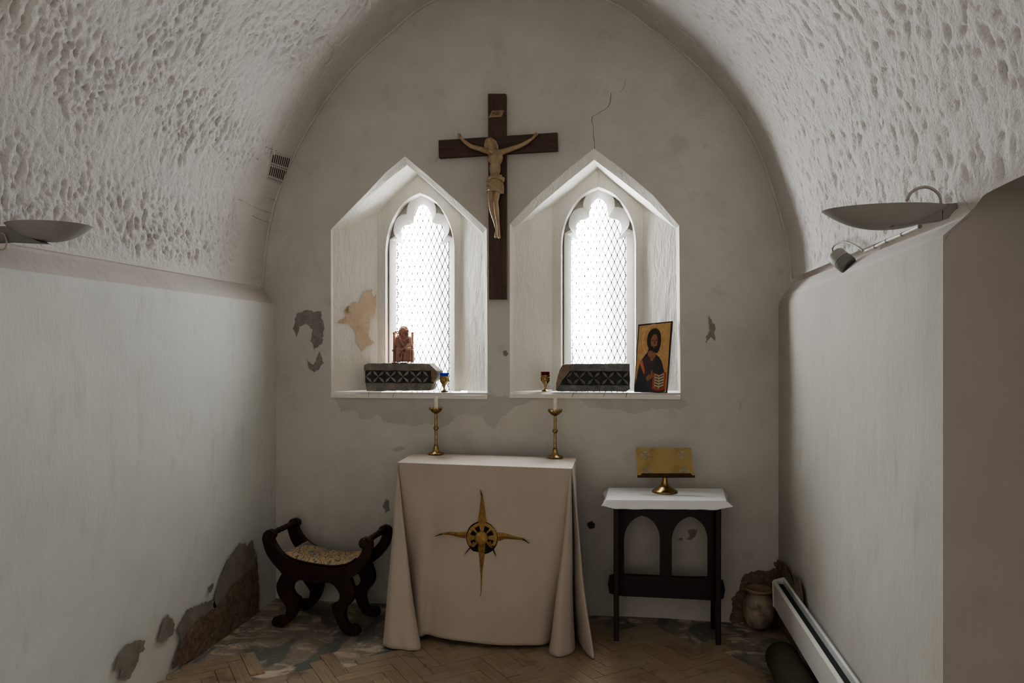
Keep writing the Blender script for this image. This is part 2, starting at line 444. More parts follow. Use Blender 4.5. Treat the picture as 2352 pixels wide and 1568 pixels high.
for i, y in enumerate(yy):
    s = np.linspace(0, LEN-cut(-y), na)
    x, z = prof_at(s); ds = 1e-3
    x2, z2 = prof_at(np.minimum(s+ds, LEN)); x1, z1 = prof_at(np.maximum(s-ds, 0))
    tx, tz = x2-x1, z2-z1; ln = np.hypot(tx, tz)+1e-9
    nx, nz = tz/ln, -tx/ln           # inward normal
    h = np.zeros(na)
    for k in range(na):
        a_ = s[k]; left = 1.0 if a_ < LEN*.5 else 0.0
        b_ = a_ if left else LEN-a_
        q = Vector(((a_*.55+y*.10), y*1.0-a_*.12, left*13.7)) if left else Vector((a_*.62, y*1.05, 0)); wq = q+noise.noise_vector(q*7)*.035
        n1 = noise.noise(wq*(17 if left else 15)); n2 = noise.noise(wq*(41 if left else 38)); n3 = noise.noise(wq*82)
        ms = .45+.75*min(1, max(0, .5+1.1*noise.noise(Vector((a_*3.1, y*3.1, 5)))))
        blend = min(1, max(0, (b_-.3)/1.0))
        if left:
            hh = (.0065*n1+.0085*n2+.0062*n3-.010*max(0, -n2-.15)-.011*max(0, -n3-.12))*ms
            start = .22+.16*noise.noise(Vector((a_*2.5, 0, 4)))+ (.10 if b_ < .55 else 0)
        else:
            big = min(1, max(0, (y-.9)/1.2))
            pit = max(0, n2-.10)
            hh = .004*n1+.004*n3-.020*pit-.010*max(0, n3-.1)+big*(.005*n1-.012*max(0, noise.noise(wq*8)-.12))
            start = .16+.05*noise.noise(Vector((a_*3, 0, 4)))
        amp = min(1, max(0, (y-start)/.10))
        if left and y > start: amp *= min(1, max(.15, b_/.10))
        big_ = .012*noise.noise(Vector((a_*1.4, y*1.4, 2)))*min(1, y/.2)
        h[k] = hh*(.06+.94*amp)+big_*.8
    h *= np.minimum(1, np.minimum(s, np.maximum(LEN-cut(-y)-s, 0))/.03+.05)
    vs[i, :, 0] = x+nx*h; vs[i, :, 1] = -y; vs[i, :, 2] = z+nz*h
me = bpy.data.meshes.new('ceiling')
nr = len(yy); idx = np.arange(nr*na).reshape(nr, na)
quads = np.stack([idx[:-1, :-1], idx[:-1, 1:], idx[1:, 1:], idx[1:, :-1]], -1).reshape(-1, 4)
me.from_pydata(vs.reshape(-1, 3).tolist(), [], quads.tolist()); me.materials.append(M['vault'])
me.polygons.foreach_set('use_smooth', [True]*len(me.polygons)); me.update()
ceiling = bpy.data.objects.new('ceiling', me); COL.objects.link(ceiling); struct(ceiling)

# bead of plaster where the vault meets the end wall
mb = MB(); mb.tube([p+Vector((0, -.004, 0)) for p in resample(PROF, 160)][::1], .0095, 8)
t = struct(mb.build('trim_arch', M['end'], None, smooth=60))

for sg in ([(566,352),(590,364),(618,380)], [(573,404),(592,417),(608,426)], [(567,431),(600,448),(635,461)], [(549,458),(590,478),(632,492)], [(578,495),(602,506),(622,514)], [(590,322),(612,338),(636,346)]):
    pts = [vault_hit(u, v) for u, v in sg]; pts = [p for p, s_ in pts]
    MB().tube(cat(pts, 8), [.0012+.0022*abs(noise.noise(p*25)) for p in cat(pts, 8)], 6).build('seam', M['crackpale'], ceiling, smooth=60)
# side walls: face + rounded sloping ledge, slightly uneven
def side_wall(name, x, zt0, zt1, sx, sz, ya, yb, sgn):
    mb = MB(); rows = []
    ys_ = np.linspace(ya, yb, 90)
    for y in ys_:
        f = (y-ya)/(yb-ya); zt = zt0+(zt1-zt0)*f
        pf = [(x, z) for z in np.linspace(-.02, zt-.05, 44)]
        d = Vector((sx-x, sz-zt)); 
        for k in range(1, 7):    # rounded arris
            t_ = k/7; p = Vector((x, zt-.05)).lerp(Vector((x, zt)), t_).lerp(Vector((x, zt)).lerp(Vector((x, zt))+d*.45, t_), t_)
            pf.append((p.x, p.y))
        pf += [(x+d.x*k, zt+d.y*k) for k in (.45, .7, 1.0)]+[(sx-sgn*.05, sz+.02), (sx-sgn*.06, sz+.2)]
        row = []
        for px, pz in pf:
            h = (noise.noise(Vector((y*1.3, pz*1.3, x)))*.010+noise.noise(Vector((y*4, pz*4, x+3)))*.004)*min(1, max(0, -y)/.25)
            if name == 'wall_right': h *= min(1, (y-yb)/.15)
            row.append(Vector((px+h*sgn*(1 if pz < sz-.001 else 0), y, pz)))
        rows.append(row)
    mb.grid(rows)
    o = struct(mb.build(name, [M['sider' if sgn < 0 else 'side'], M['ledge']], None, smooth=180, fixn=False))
    nc = len(rows[0])
    mi = [1 if (i % (nc-1)) >= 47 else 0 for i in range(len(o.data.polygons))]
    o.data.polygons.foreach_set('material_index', mi)
    return o
wall_left = side_wall('wall_left', XL, ZWL, ZWL, SL.x-.012, SL.z, 0, YB, 1)
zr1 = PX(2165, 541, XR).z
wall_right = side_wall('wall_right', XR, ZWR, zr1, SR.x+.012, SR.z, 0, YJ, -1)

# splayed opening on the right, beyond the arris
mb = MB(); dv = Vector((1.3, .42, 0))
line = [Vector((XR, YJ, -.02)), Vector((XR, YJ, zr1))]
curve = [Vector((SR.x-.02, YJ, SR.z-.015))]
for i, y in enumerate(yy):
    if -y < YJ-.01 and i % 3 == 0: curve.append(Vector(vs[i, -1]))
full = line+curve
rows = [[p+dv*t+Vector((0, .0, .004 if 0 < t < .05 and p.z > 1.95 else 0)) for p in full] for t in (0, .02, .3, .6, 1)]
mb.grid(rows)
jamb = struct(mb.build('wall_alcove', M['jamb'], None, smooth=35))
mb = MB(); xq = XR+1.15
mb.sheet([(xq, YJ+.5, -.02), (xq, YB, -.02), (xq, YB, 3.6), (xq, YJ+.5, 3.6)])
struct(mb.build('wall_light_block', M['side'], None, smooth=0))  # unseen wall added to keep stray world light out of the opening

# ------------------------------------------------ end wall with two embrasures
WIN = [dict(A=[(761,905),(760,527),(845,440),(885,397),(930,359),(985,405),(1050,462),(1118,525),(1120,902)],
            B=[(766,899),(764,534),(848,452),(890,413),(935,379),(985,420),(1045,476),(1109,535),(1115,898)],
            C=[(868,896),(866,492),(890,467),(925,433),(964,400),(995,430),(1025,458),(1058,490),(1058,896)],
            cx=964, hw=79.5, top=443, sp=570, lx=972, lhw=61.5, ltop=470, lsp=562),
       dict(A=[(1171,905),(1171,514),(1225,458),(1300,392),(1364,341),(1425,385),(1500,448),(1560,518),(1563,902)],
            B=[(1177,899),(1183,524),(1240,470),(1305,415),(1365,367),(1420,408),(1490,463),(1552,524),(1557,897)],
            C=[(1268,896),(1268,474),(1300,447),(1340,414),(1373,387),(1405,414),(1440,443),(1476,472),(1476,895)],
            cx=1374, hw=86.5, top=429, sp=555, lx=1375, lhw=63.5, ltop=456, lsp=552)]
YBV, YC, YT, YG = .03, .20, .225, .285
outer = [Vector((XL-.25, .0, -.05))]+[Vector((SL.x-.15, 0, 1.85))]+[Vector((p.x, 0, p.z))+(Vector((p.x, 0, p.z))-Vector((-.65, 0, 2.4))).normalized()*.15 for p in resample(PROF, 120)]+[Vector((SR.x+.15, 0, 1.85)), Vector((XR+.25, 0, -.05))]
mb = MB(); holes = []
for W in WIN:
    holes.append([PY(u, v, 0) for u, v in W['A']])
mb.sheet(outer, holes)
wall_end = struct(mb.build('wall_back', M['end'], None, smooth=0))
for i, p in enumerate(wall_end.data.polygons):
    if p.normal.y > 0: p.flip()

# tracery outlines in units of the lancet half width 1 (x) and heights above sill (pixels scaled in z)
FI = [[(161,1700),(161,590),(157,574),(148,560),(128,550),(110,546)], [(110,546),(126,528),(133,500),(131,475),(120,456),(102,446),(80,444),(56,434)], [(56,434),(54,410),(50,390),(40,368),(22,352),(0,343)]]
FO = [[(205,1700),(205,600),(200,575),(190,552),(178,532),(166,520)], [(166,520),(176,500),(178,470),(168,432),(146,402),(118,390),(92,388)], [(92,388),(92,360),(84,330),(64,303),(34,285),(0,276)]]
LA = [(218,1700),(218,600),(214,550),(205,505),(188,452),(164,402),(132,355),(96,316),(50,286),(0,268)]
def foil(segs, cnt):
    half = []
    for k, sg in enumerate(segs):
        r_ = resample(cat([Vector((x, 0, z)) for x, z in sg], 8) if k or 1 else 0, cnt[k])
        half += r_ if k == 0 else r_[1:]
    return half
def mirror(half): return half+[Vector((-p.x, 0, p.z)) for p in reversed(half[:-1])]
windows = []
for wi, W in enumerate(WIN):
    root = bpy.data.objects.new('window_%d' % (wi+1), None); COL.objects.link(root); struct(root)
    root['wo'] = (0, 0, 0)
    A = holes[wi]; B = [PY(u, v, YBV) for u, v in W['B']]; C = [PY(u, v, YC) for u, v in W['C']]
    zs = B[0].z; 
    for q in (C,):
        q[0].z = zs+.004; q[-1].z = zs+.004
    mb = MB(); n = len(A)
    for k in range(n-1): mb.add([A[k], A[k+1], B[k+1], B[k]], [(0, 1, 2, 3)])
    mb.build('chamfer', M['reveal'], root, smooth=25, merge=True)
    mb = MB()
    for k in range(n-1):
        rows = [[B[k].lerp(C[k], t).lerp(B[k+1].lerp(C[k+1], t), s_) for s_ in np.linspace(0, 1, 14)] for t in np.linspace(0, 1, 10)]
        for i_, r_ in enumerate(rows):
            for j_, p in enumerate(r_):
                fd = min(1, i_/2, (9-i_)/2, j_/2, (13-j_)/2)
                h = noise.noise(p*11)*.004*fd; p += Vector((h if k in (0, n-2) else 0, 0, h if k not in (0, n-2) else 0))
        mb.grid(rows)
    reveal = mb.build('reveal', M['reveal'], root, smooth=30)
    mb = MB(); sl = [A[-1], A[0], B[0], C[0], C[-1], B[-1]]
    f0, f1 = A[0]-Vector((0, 0, .006)), A[-1]-Vector((0, 0, .006))
    za = (A[0].z+A[-1].z)/2
    mb.add([Vector((A[0].x, -.010, za-.006)), Vector((A[-1].x, -.010, za-.006)), Vector((B[-1].x, YBV, zs)), Vector((B[0].x, YBV, zs))], [(0, 1, 2, 3)])
    mb.add([Vector((A[0].x, -.010, za-.030)), Vector((A[-1].x, -.010, za-.030)), Vector((A[-1].x, -.010, za-.006)), Vector((A[0].x, -.010, za-.006))], [(0, 1, 2, 3)])
    mb.add([Vector((A[0].x, -.010, za-.030)), Vector((A[-1].x, -.010, za-.030)), Vector((A[-1].x, .01, za-.035)), Vector((A[0].x, .01, za-.035))], [(0, 1, 2, 3)])
    mb.add([B[0], B[-1], C[-1]-Vector((0, 0, .004)), C[0]-Vector((0, 0, .004))], [(0, 1, 2, 3)])
    mb.add([C[0]-Vector((0, 0, .004)), C[-1]-Vector((0, 0, .004)), C[-1]+Vector((0, .2, 0)), C[0]+Vector((0, .2, 0))], [(0, 1, 2, 3)])
    sill = mb.build('sill', M['reveal'], root, smooth=0)
    # tracery
    c0 = PY(W['cx'], 800, YC); e0 = PY(W['cx']+W['hw'], 800, YC); tz = PY(W['cx'], W['top'], YC).z; spz = PY(W['cx'], W['sp'], YC).z
    kx = (e0.x-c0.x)/218; kz = (tz-spz)/(600-268)
    W['c0'], W['kx'] = c0, kx
    cl = PY(W['lx'], 800, YG); el = PY(W['lx']+W['lhw'], 800, YG); ltz = PY(W['lx'], W['ltop'], YG).z; lsz = PY(W['lx'], W['lsp'], YG).z
    kxl = (el.x-cl.x)/161; kzl = (ltz-lsz)/(546-343)
    def mp2(pts, y, cx, kx_, z0, ref, kz_):
        return [Vector((cx+p.x*kx_, y, max(zs, z0+(ref-p.z)*kz_))) for p in pts]
    lan = mirror(resample([Vector((x, 0, z)) for x, z in LA], 40))
    lanC = mp2(lan, YC, c0.x, kx, tz, 268, kz)
    lanT = [Vector((c0.x+(p.x-c0.x)*.965, YT, max(zs, p.z-.012))) for p in lanC]
    cnt = (14, 16, 14)
    fo = mp2(mirror(foil(FO, cnt)), YT, c0.x+.004, kx, tz, 268, kz)
    fi = mp2(mirror(foil(FI, cnt)), YG-.012, cl.x, kxl, ltz, 343, kzl)
    fg = [p+Vector((0, .03, 0)) for p in fi]
    mb = MB()
    Cw = [p.copy() for p in C]; Cw[0].z = Cw[-1].z = zs-.002
    lo_ = [lanC[0].copy()]+lanC[1:-1]+[lanC[-1].copy()]
    # flat band around the lancet: bridge outer outline and lancet (both open at the sill)
    ring = [Vector(p) for p in Cw]+[Vector(p) for p in reversed(lanC)]
    mb.sheet(ring)
    mb.build('surround', M['ledge' if 0 else 'reveal'], root, smooth=0)
    mb = MB()
    for k in range(len(lanC)-1): mb.add([lanC[k], lanC[k+1], lanT[k+1], lanT[k]], [(0, 1, 2, 3)])
    rec = [p+Vector((0, .03, 0)) for p in lanT]
    for k in range(len(lanC)-1): mb.add([lanT[k], lanT[k+1], rec[k+1], rec[k]], [(0, 1, 2, 3)])
    mb.sheet(rec+[p+Vector((0, .03, 0)) for p in reversed(fo)])
    fo2 = [p+Vector((0, .03, 0)) for p in fo]
    fr = [p.lerp(q, .25)+Vector((0, -.004, 0)) for p, q in zip(fo, fi)]
    for k in range(len(fo)-1):
        mb.add([fo2[k], fo2[k+1], fo[k+1], fo[k]], [(0, 1, 2, 3)])
        mb.add([fo[k], fo[k+1], fr[k+1], fr[k]], [(0, 1, 2, 3)])
        mb.add([fr[k], fr[k+1], fi[k+1], fi[k]], [(0, 1, 2, 3)])
        mb.add([fi[k], fi[k+1], fg[k+1], fg[k]], [(0, 1, 2, 3)])
    mb.build('tracery', M['tracery'], root, smooth=30, merge=True)
    # leaded light
    gx0, gx1 = cl.x-161*kxl*1.03, cl.x+161*kxl*1.03; gz0, gz1 = zs-.01, ltz+.02
    mb = MB(); mb.sheet([(gx0, YG+.004, gz0), (gx1, YG+.004, gz0), (gx1, YG+.004, gz1), (gx0, YG+.004, gz1)])
    pane = mb.build('pane', M['glass'], root, smooth=0)
    mb = MB(); px_, pz_ = .0375, .0875; hw_ = .0020
    def seg2(a, b):
        d = (b-a).normalized(); nn = Vector((-d.z, 0, d.x))*hw_
        mb.hexa([a-nn+Vector((0, -.002, 0)), b-nn+Vector((0, -.002, 0)), b-nn+Vector((0, .002, 0)), a-nn+Vector((0, .002, 0))],
                [a+nn+Vector((0, -.002, 0)), b+nn+Vector((0, -.002, 0)), b+nn+Vector((0, .002, 0)), a+nn+Vector((0, .002, 0))])
    mm = pz_/px_
    for sg in (1, -1):
        for k in range(-60, 60):
            # z = gz0 + sg*mm*(x-gx0) + k*pz_
            pts = []
            for x in (gx0, gx1):
                z = gz0+sg*mm*(x-gx0)+k*pz_; pts.append((x, z))
            (xa, z_a), (xb, z_b) = pts
            t0, t1 = 0.0, 1.0; dz = z_b-z_a
            lo2, hi2 = sorted(((gz0-z_a)/dz, (gz1-z_a)/dz)); t0, t1 = max(0, lo2), min(1, hi2)
            if t1-t0 < .02: continue
            seg2(Vector((xa+(xb-xa)*t0, YG, z_a+dz*t0)), Vector((xa+(xb-xa)*t1, YG, z_a+dz*t1)))
    k = 0; z = gz0
    while z < gz1:
        x = gx0 + (px_/2 if k % 2 else 0)
        while x < gx1:
            s_ = .0036
            mb.add([(x-s_, YG-.003, z), (x, YG-.003, z-s_*2.3), (x+s_, YG-.003, z), (x, YG-.003, z+s_*2.3)], [(0, 1, 2, 3)])
            x += px_
        z += pz_/2; k += 1
    for xx in (gx0+.012, gx1-.012): seg2(Vector((xx, YG, gz0)), Vector((xx, YG, gz1)))
    mb.build('lead_lattice', M['iron'], root, smooth=0)
    W.update(gx=(gx0, gx1), gz=(gz0, gz1), sill=zs, B=B, Cw=C, root=root, reveal=reveal)
    windows.append(root)

# ------------------------------------------------ wear on the walls
NB = (0, -1, 0); NL = (1, 0, 0); NR = (-1, 0, 0)
pb = lambda u, v: PY(u, v, 0); plw = lambda u, v: PX(u, v, XL); prw = lambda u, v: PX(u, v, XR)
patch('stain_or_hole_shade', wall_end, [(705,711),(720,716),(736,715),(745,751),(740,788),(721,803),(714,784),(717,755),(703,741),(690,750),(681,772),(674,755),(679,722)], pb, NB, M['dark'], .008, seed=1)
patch('stain_or_hole_shade', wall_end, [(733,807),(742,831),(735,845),(721,855),(712,848),(703,822),(717,836),(726,831)], pb, NB, M['dark'], .010, seed=2)
patch('stain_or_hole_shade', wall_end, [(1628,725),(1637,740),(1643,745),(1641,765),(1643,782),(1632,776),(1622,788),(1622,775),(1628,760)], pb, NB, M['dark'], .007, seed=3)
patch('stain_or_hole_shade', wall_end, [(1350,1200),(1358,1196),(1367,1203),(1366,1212),(1356,1214),(1349,1208)], pb, NB, M['crack'], .004, seed=4)  # small wall hole: its inner shade painted as a flat dark patch
patch('stain_or_hole_shade', wall_end, [(1579,1217),(1601,1215),(1599,1229),(1588,1240),(1576,1238),(1584,1230)], pb, NB, M['bare'], .005, seed=5)
patch('stain_or_hole_shade', wall_end, [(1558,1236),(1568,1234),(1566,1241),(1560,1241)], pb, NB, M['bare'], .003, seed=6)
patch('stain_or_hole_shade', wall_end, [(880,1160),(886,1145),(893,1150),(895,1170),(888,1178)], pb, NB, M['dark'], .006, seed=7)
patch('stain_or_hole_shade', wall_end, [(1156,806),(1163,804),(1167,812),(1163,819),(1157,817)], pb, NB, M['bare'], .003, seed=8)
patch('stain_or_hole_shade', wall_end, [(1777,1292),(1780,1306),(1760,1310),(1733,1309),(1705,1321),(1700,1351),(1680,1376),(1683,1396),(1675,1421),(1680,1429),(1790,1434),(1790,1290)], pb, NB, M['earth'], .009, seed=9)
patch('stain_or_hole_shade', wall_right, [(1791,1284),(1807,1292),(1822,1315),(1831,1345),(1830,1318),(1847,1331),(1852,1366),(1853,1406),(1850,1440),(1840,1500),(1795,1440)], prw, NR, M['earth'], .006, off=.016, seed=10)
patch('damp_stain', wall_end, [(770,915),(905,908),(1050,912),(1130,908),(1250,912),(1180,935),(1150,960),(1135,985),(1118,975),(1105,955),(1060,950),(1030,975),(1010,985),(985,970),(950,978),(880,968),(868,952),(855,962),(828,962),(815,940),(785,945)], pb, NB, M['damp'], .008, off=.001, seed=11)
patch('damp_stain', wall_end, [(1330,912),(1560,912),(1585,930),(1560,940),(1500,938),(1460,950),(1420,940),(1350,934)], pb, NB, M['damp'], .008, off=.001, seed=12)
patch('damp_stain', wall_end, [(895,1030),(925,1024),(935,1030),(910,1037)], pb, NB, M['damp'], .006, off=.001, seed=13)
g0 = dict(proj=plw, nrm=NL)
patch('stain_or_hole_shade', wall_left, [(573,1235),(566,1262),(560,1245),(547,1249),(529,1268),(512,1299),(500,1331),(489,1362),(487,1392),(500,1402),(545,1352),(575,1330),(586,1300),(580,1255)], plw, NL, M['bare'], .012, off=.012, seed=14)
patch('stain_or_hole_shade', wall_left, [(584,1270),(580,1300),(560,1316),(530,1342),(512,1370),(489,1395),(468,1407),(437,1437),(409,1472),(398,1500),(388,1536),(445,1510),(529,1452),(590,1408),(590,1331)], plw, NL, M['earth'], .010, off=.015, seed=15)
patch('stain_or_hole_shade', wall_left, [(487,1376),(458,1385),(440,1395),(425,1399),(411,1425),(402,1446),(416,1484),(447,1450),(480,1425),(498,1408)], plw, NL, M['bare'], .010, off=.012, seed=16)
patch('stain_or_hole_shade', wall_left, [(380,1409),(390,1420),(397,1432),(392,1456),(374,1472),(357,1470),(362,1449),(369,1423)], plw, NL, M['bare'], .008, off=.012, seed=17)
patch('stain_or_hole_shade', wall_left, [(327,1468),(306,1470),(282,1482),(268,1498),(257,1538),(270,1543),(268,1557),(291,1557),(302,1535),(313,1517),(315,1500),(327,1491)], plw, NL, M['bare'], .008, off=.012, seed=18)
patch('stain_or_hole_shade', wall_left, [(486,1338),(472,1352),(477,1362),(485,1350)], plw, NL, M['bare'], .005, off=.012, seed=19)
W = WIN[0]; p0 = W['B'][0]; nrm = (W['B'][1]-W['B'][0]).cross(W['Cw'][0]-W['B'][0]).normalized()
if nrm.x < 0: nrm = -nrm
prv = lambda u, v: PP(u, v, p0, nrm)
patch('stain_or_hole_shade', W['root'], [(852,665),(856,680),(864,668),(862,700),(859,735),(846,722),(850,745),(846,770),(860,788),(845,795),(832,805),(818,785),(816,760),(800,742),(768,740),(796,728),(793,705),(815,692),(822,700),(835,672)], prv, nrm, M['ochre'], .010, off=.006, seed=20)
patch('stain_or_hole_shade', W['root'], [(790,715),(800,702),(802,712),(794,722)], prv, nrm, M['ochre'], .004, off=.006, seed=21)
def crack(parent, pix, proj, r=.0014, off=(0, -.0005, 0)):
    pts = resample([proj(u, v) for u, v in pix], 40)
    pts = [p+noise.noise_vector(p*30)*.006*Vector((1, 0, 1)) .to_tuple()[0] if 0 else p+Vector((noise.noise(p*30)*.006, 0, noise.noise(p*30+Vector((9, 0, 0)))*.004))+Vector(off) for p in pts]
    MB().tube(pts, [r*(.5+abs(noise.noise(p*20))) for p in pts], 5).build('crack', M['crack'], parent, smooth=60)
crack(wall_end, [(1365,342),(1366,330),(1362,300),(1360,268),(1378,258),(1395,248),(1402,232),(1404,213)], pb)
crack(wall_end, [(1424,212),(1434,200),(1438,180)], pb, .0010)
crack(wall_end, [(1000,372),(1004,362),(1008,357)], pb, .0010)
crack(WIN[1]['root'], [(1373,389),(1375,400),(1374,415),(1374,427)], lambda u, v: PY(u, v, YC), .0010)
for W_, us in ((WIN[0], (848, 905)), (WIN[1], (1318, 1388, 1440))):
    for u in us: crack(W_['root'], [(u, 899), (u-2, 907), (u-3, 912)], lambda uu, vv: PY(uu, vv, -.0105), .0016)

# ================================================================ CRUCIFIX
def pcr(u, v, y=-.035): return PY(u, v, y)
cross = thing('crucifix', PY(1142, 450, -.02), 'large dark wooden crucifix with pale carved figure hanging between the two windows', 'crucifix')
mb = MB(); f = [pcr(1121,215), pcr(1162,215), pcr(1164,687), pcr(1122,687)]
mb.prism(f, (0, .033, 0)); mb.build('cross_upright', M['cross'], cross, bevel=.002)
mb = MB(); f = [pcr(1007,322,-.037), pcr(1280,304,-.037), pcr(1281,345,-.037), pcr(1008,362,-.037)]
mb.prism(f, (0, .034, 0)); mb.build('cross_beam', M['crossbeam'], cross, bevel=.002)
mb = MB(); f = [pcr(1130,254,-.041), pcr(1158,253,-.041), pcr(1152,268,-.041), pcr(1122,270,-.041)]
mb.prism(f, (0, .006, 0)); pq = mb.build('title_plaque', M['plaque'], cross, bevel=.001)
mb = MB()
def strokes(x0, z0, w_, h_, segs):
    for (a, b), (c, d) in segs:
        p = Vector((x0+a*w_, -.0415, z0+b*h_)); q = Vector((x0+c*w_, -.0415, z0+d*h_)); mb.tube([p, q], .0011, 6)
base = pcr(1131, 265, -.0415); hL = .021
for k, (ch, w_) in enumerate((('I', .004), ('N', .012), ('R', .010), ('I', .004))):
    x0 = base.x+[0, .010, .027, .043][k]; z0 = base.z+[0, .0003, .0006, .001][k]
    S = {'I': [((.5, 0), (.5, 1))], 'N': [((0, 0), (0, 1)), ((0, 1), (1, 0)), ((1, 0), (1, 1))],
         'R': [((0, 0), (0, 1)), ((0, 1), (.9, .85)), ((.9, .85), (.8, .5)), ((.8, .5), (0, .5)), ((.3, .5), (1, 0))]}[ch]
    strokes(x0, z0, w_, hL, S)
mb.build('lettering', M['ink'], pq, smooth=60)
# carved figure
def cp(u, v, y): return PY(1030+u/5.81, 290+v/5.81, y)
S_ = (PY(1130, 400, -.06)-PY(1120, 400, -.06)).length/10/5.81    # metres per crop pixel
def R_(px): return px*S_
mb = MB()
mb.ball(cp(628,420,-.068), (R_(104), .040, R_(110)))
mb.ball(cp(622,350,-.062), (R_(92), .032, R_(50)))
mb.ball(cp(622,560,-.066), (R_(78), .033, R_(120)))
mb.ball(cp(624,705,-.068), (R_(88), .038, R_(85)))
for sx_ in (-1, 1):   # chest and rib forms
    mb.ball(cp(628+sx_*44,400,-.092), (R_(46), .017, R_(40)))
mb.limb([cp(535,335,-.062), cp(430,305,-.064), cp(300,268,-.064), cp(215,205,-.06), cp(172,165,-.056)], [R_(40), R_(34), R_(29), R_(25), R_(17)])
mb.limb([cp(712,345,-.062), cp(820,308,-.064), cp(945,265,-.064), cp(1050,212,-.06), cp(1125,160,-.056)], [R_(40), R_(34), R_(29), R_(25), R_(17)])
# hands, palms with curled fingers
for (wx, wy, hx, hy, sg) in ((172,165,142,128,-1), (1125,160,1162,118,1)):
    mb.limb([cp(wx, wy, -.056), cp(hx, hy, -.055)], [R_(17), R_(24)])
    for k in range(4):
        a_ = math.radians(-120+k*26) if sg < 0 else math.radians(-85+k*26)
        bx, by = hx+math.cos(a_)*14, hy+math.sin(a_)*14
        ln = (22, 28, 26, 20)[k]
        mb.limb([cp(bx, by, -.060), cp(bx+math.cos(a_)*ln*.7, by+math.sin(a_)*ln*.7, -.066), cp(bx+math.cos(a_)*ln*.75, by+math.sin(a_)*ln*.75+4, -.076)], [R_(9), R_(8), R_(7)], 8)
    mb.limb([cp(hx-sg*8, hy+8, -.062), cp(hx-sg*20, hy-10, -.072), cp(hx-sg*10, hy-20, -.078)], [R_(9), R_(8), R_(7)], 8)
# neck + head turned down to the viewer's left
mb.limb([cp(625,335,-.066), cp(595,295,-.082)], [R_(42), R_(40)])
hr = Matrix.Rotation(math.radians(-24), 3, 'Y')
mb.ball(cp(560,248,-.098), (R_(66), .046, R_(82)), 18, hr)
mb.ball(cp(562,300,-.112), (R_(44), .030, R_(50)), 14, hr)      # jaw
mb.limb([cp(543,262,-.141), cp(548,290,-.150)], [R_(9), R_(13)], 8)  # nose
mb.limb([cp(515,252,-.134), cp(572,240,-.138)], [R_(10), R_(10)], 8)  # brow
mb.ball(cp(524,268,-.136), R_(9), 8); mb.ball(cp(572,258,-.138), R_(9), 8)   # closed eyes
mb.limb([cp(540,312,-.140), cp(566,308,-.140)], [R_(7), R_(7)], 8)   # mouth
# legs
mb.limb([cp(578,730,-.068), cp(572,860,-.080), cp(566,1010,-.098)], [R_(56), R_(46), R_(34)])
mb.limb([cp(566,1010,-.098), cp(580,1120,-.082), cp(625,1290,-.062), cp(645,1390,-.056)], [R_(34), R_(35), R_(22), R_(18)])
mb.limb([cp(668,730,-.070), cp(650,870,-.088), cp(628,1010,-.112)], [R_(56), R_(47), R_(35)])
mb.limb([cp(628,1010,-.112), cp(640,1120,-.096), cp(660,1290,-.074), cp(668,1385,-.068)], [R_(35), R_(36), R_(22), R_(19)])
mb.limb([cp(645,1390,-.060), cp(640,1440,-.070), cp(632,1472,-.088)], [R_(20), R_(24), R_(20)])
mb.limb([cp(668,1385,-.072), cp(668,1440,-.086), cp(676,1478,-.104)], [R_(21), R_(24), R_(20)])
fig = mb.build('carved_figure', M['corpus'], cross, smooth=180, remesh=.0026)
tag(fig, 'pale carved limewood figure with outstretched arms')
# hair and beard
mb = MB(); mb.ball(cp(556,222,-.094), (R_(72), .050, R_(66)), 18, hr)
mb.limb([cp(610,215,-.09), cp(640,265,-.078), cp(650,305,-.072)], [R_(34), R_(30), R_(20)])
mb.limb([cp(500,240,-.094), cp(498,285,-.098), cp(515,320,-.094)], [R_(26), R_(22), R_(14)])
mb.limb([cp(545,325,-.132), cp(580,345,-.126), cp(592,362,-.118)], [R_(24), R_(20), R_(10)])
for k in range(9):
    a_ = k/8*PI*1.1-.3
    mb.ball(cp(556+math.cos(a_+2.6)*62, 225+math.sin(a_+2.6)*-40+20, -.125), R_(15), 8)
mb.build('hair', M['corpus'], fig, smooth=180, remesh=.0028)
# loincloth: wrapped, with diagonal folds and a knot on the viewer's right
mb = MB(); rows = []
N_ = 72
for j in range(17):
    t = j/16; row = []
    for k in range(N_+1):
        a_ = 2*PI*k/N_
        cxp = 622+(-6)*t; wd = (90+18*t)*(1+.02*math.sin(9*a_)); 
        if math.cos(a_) > .3: wd += 14*t*math.cos(a_)
        fold = (math.sin((a_*1.0+t*2.4)*9)*.0035+math.sin((a_-t*3.1)*14)*.0018)*(.3+.7*min(1, (1+math.cos(a_-PI-.4))*.8))
        bot = 880+10*math.sin(a_*2)+(18 if math.cos(a_) > .6 else 0)
        vv = 668+(bot-668)*t-16*math.cos(a_)*(1-t)
        row.append(cp(cxp+wd*math.cos(a_), vv, -.072-.0*t)+Vector((0, -(.044+.006*t)*math.sin(a_), 0))+Vector((math.cos(a_), -math.sin(a_), 0))*fold)
    rows.append(row)
mb.grid(rows)
o = mb.build('loincloth', M['corpus'], fig, smooth=180)
so = o.modifiers.new('s', 'SOLIDIFY'); so.thickness = .004
mb = MB()
mb.limb([cp(545,690,-.112), cp(620,672,-.122), cp(700,690,-.104), cp(728,700,-.094)], [R_(18), R_(20), R_(22), R_(26)])
mb.limb([cp(728,700,-.094), cp(735,730,-.09)], [R_(26), R_(14)])
mb.limb([cp(712,735,-.085), cp(722,800,-.082), cp(716,868,-.080)], [R_(12), R_(20), R_(26)])
mb.build('cloth_knot', M['corpus'], fig, smooth=180, remesh=.0028)

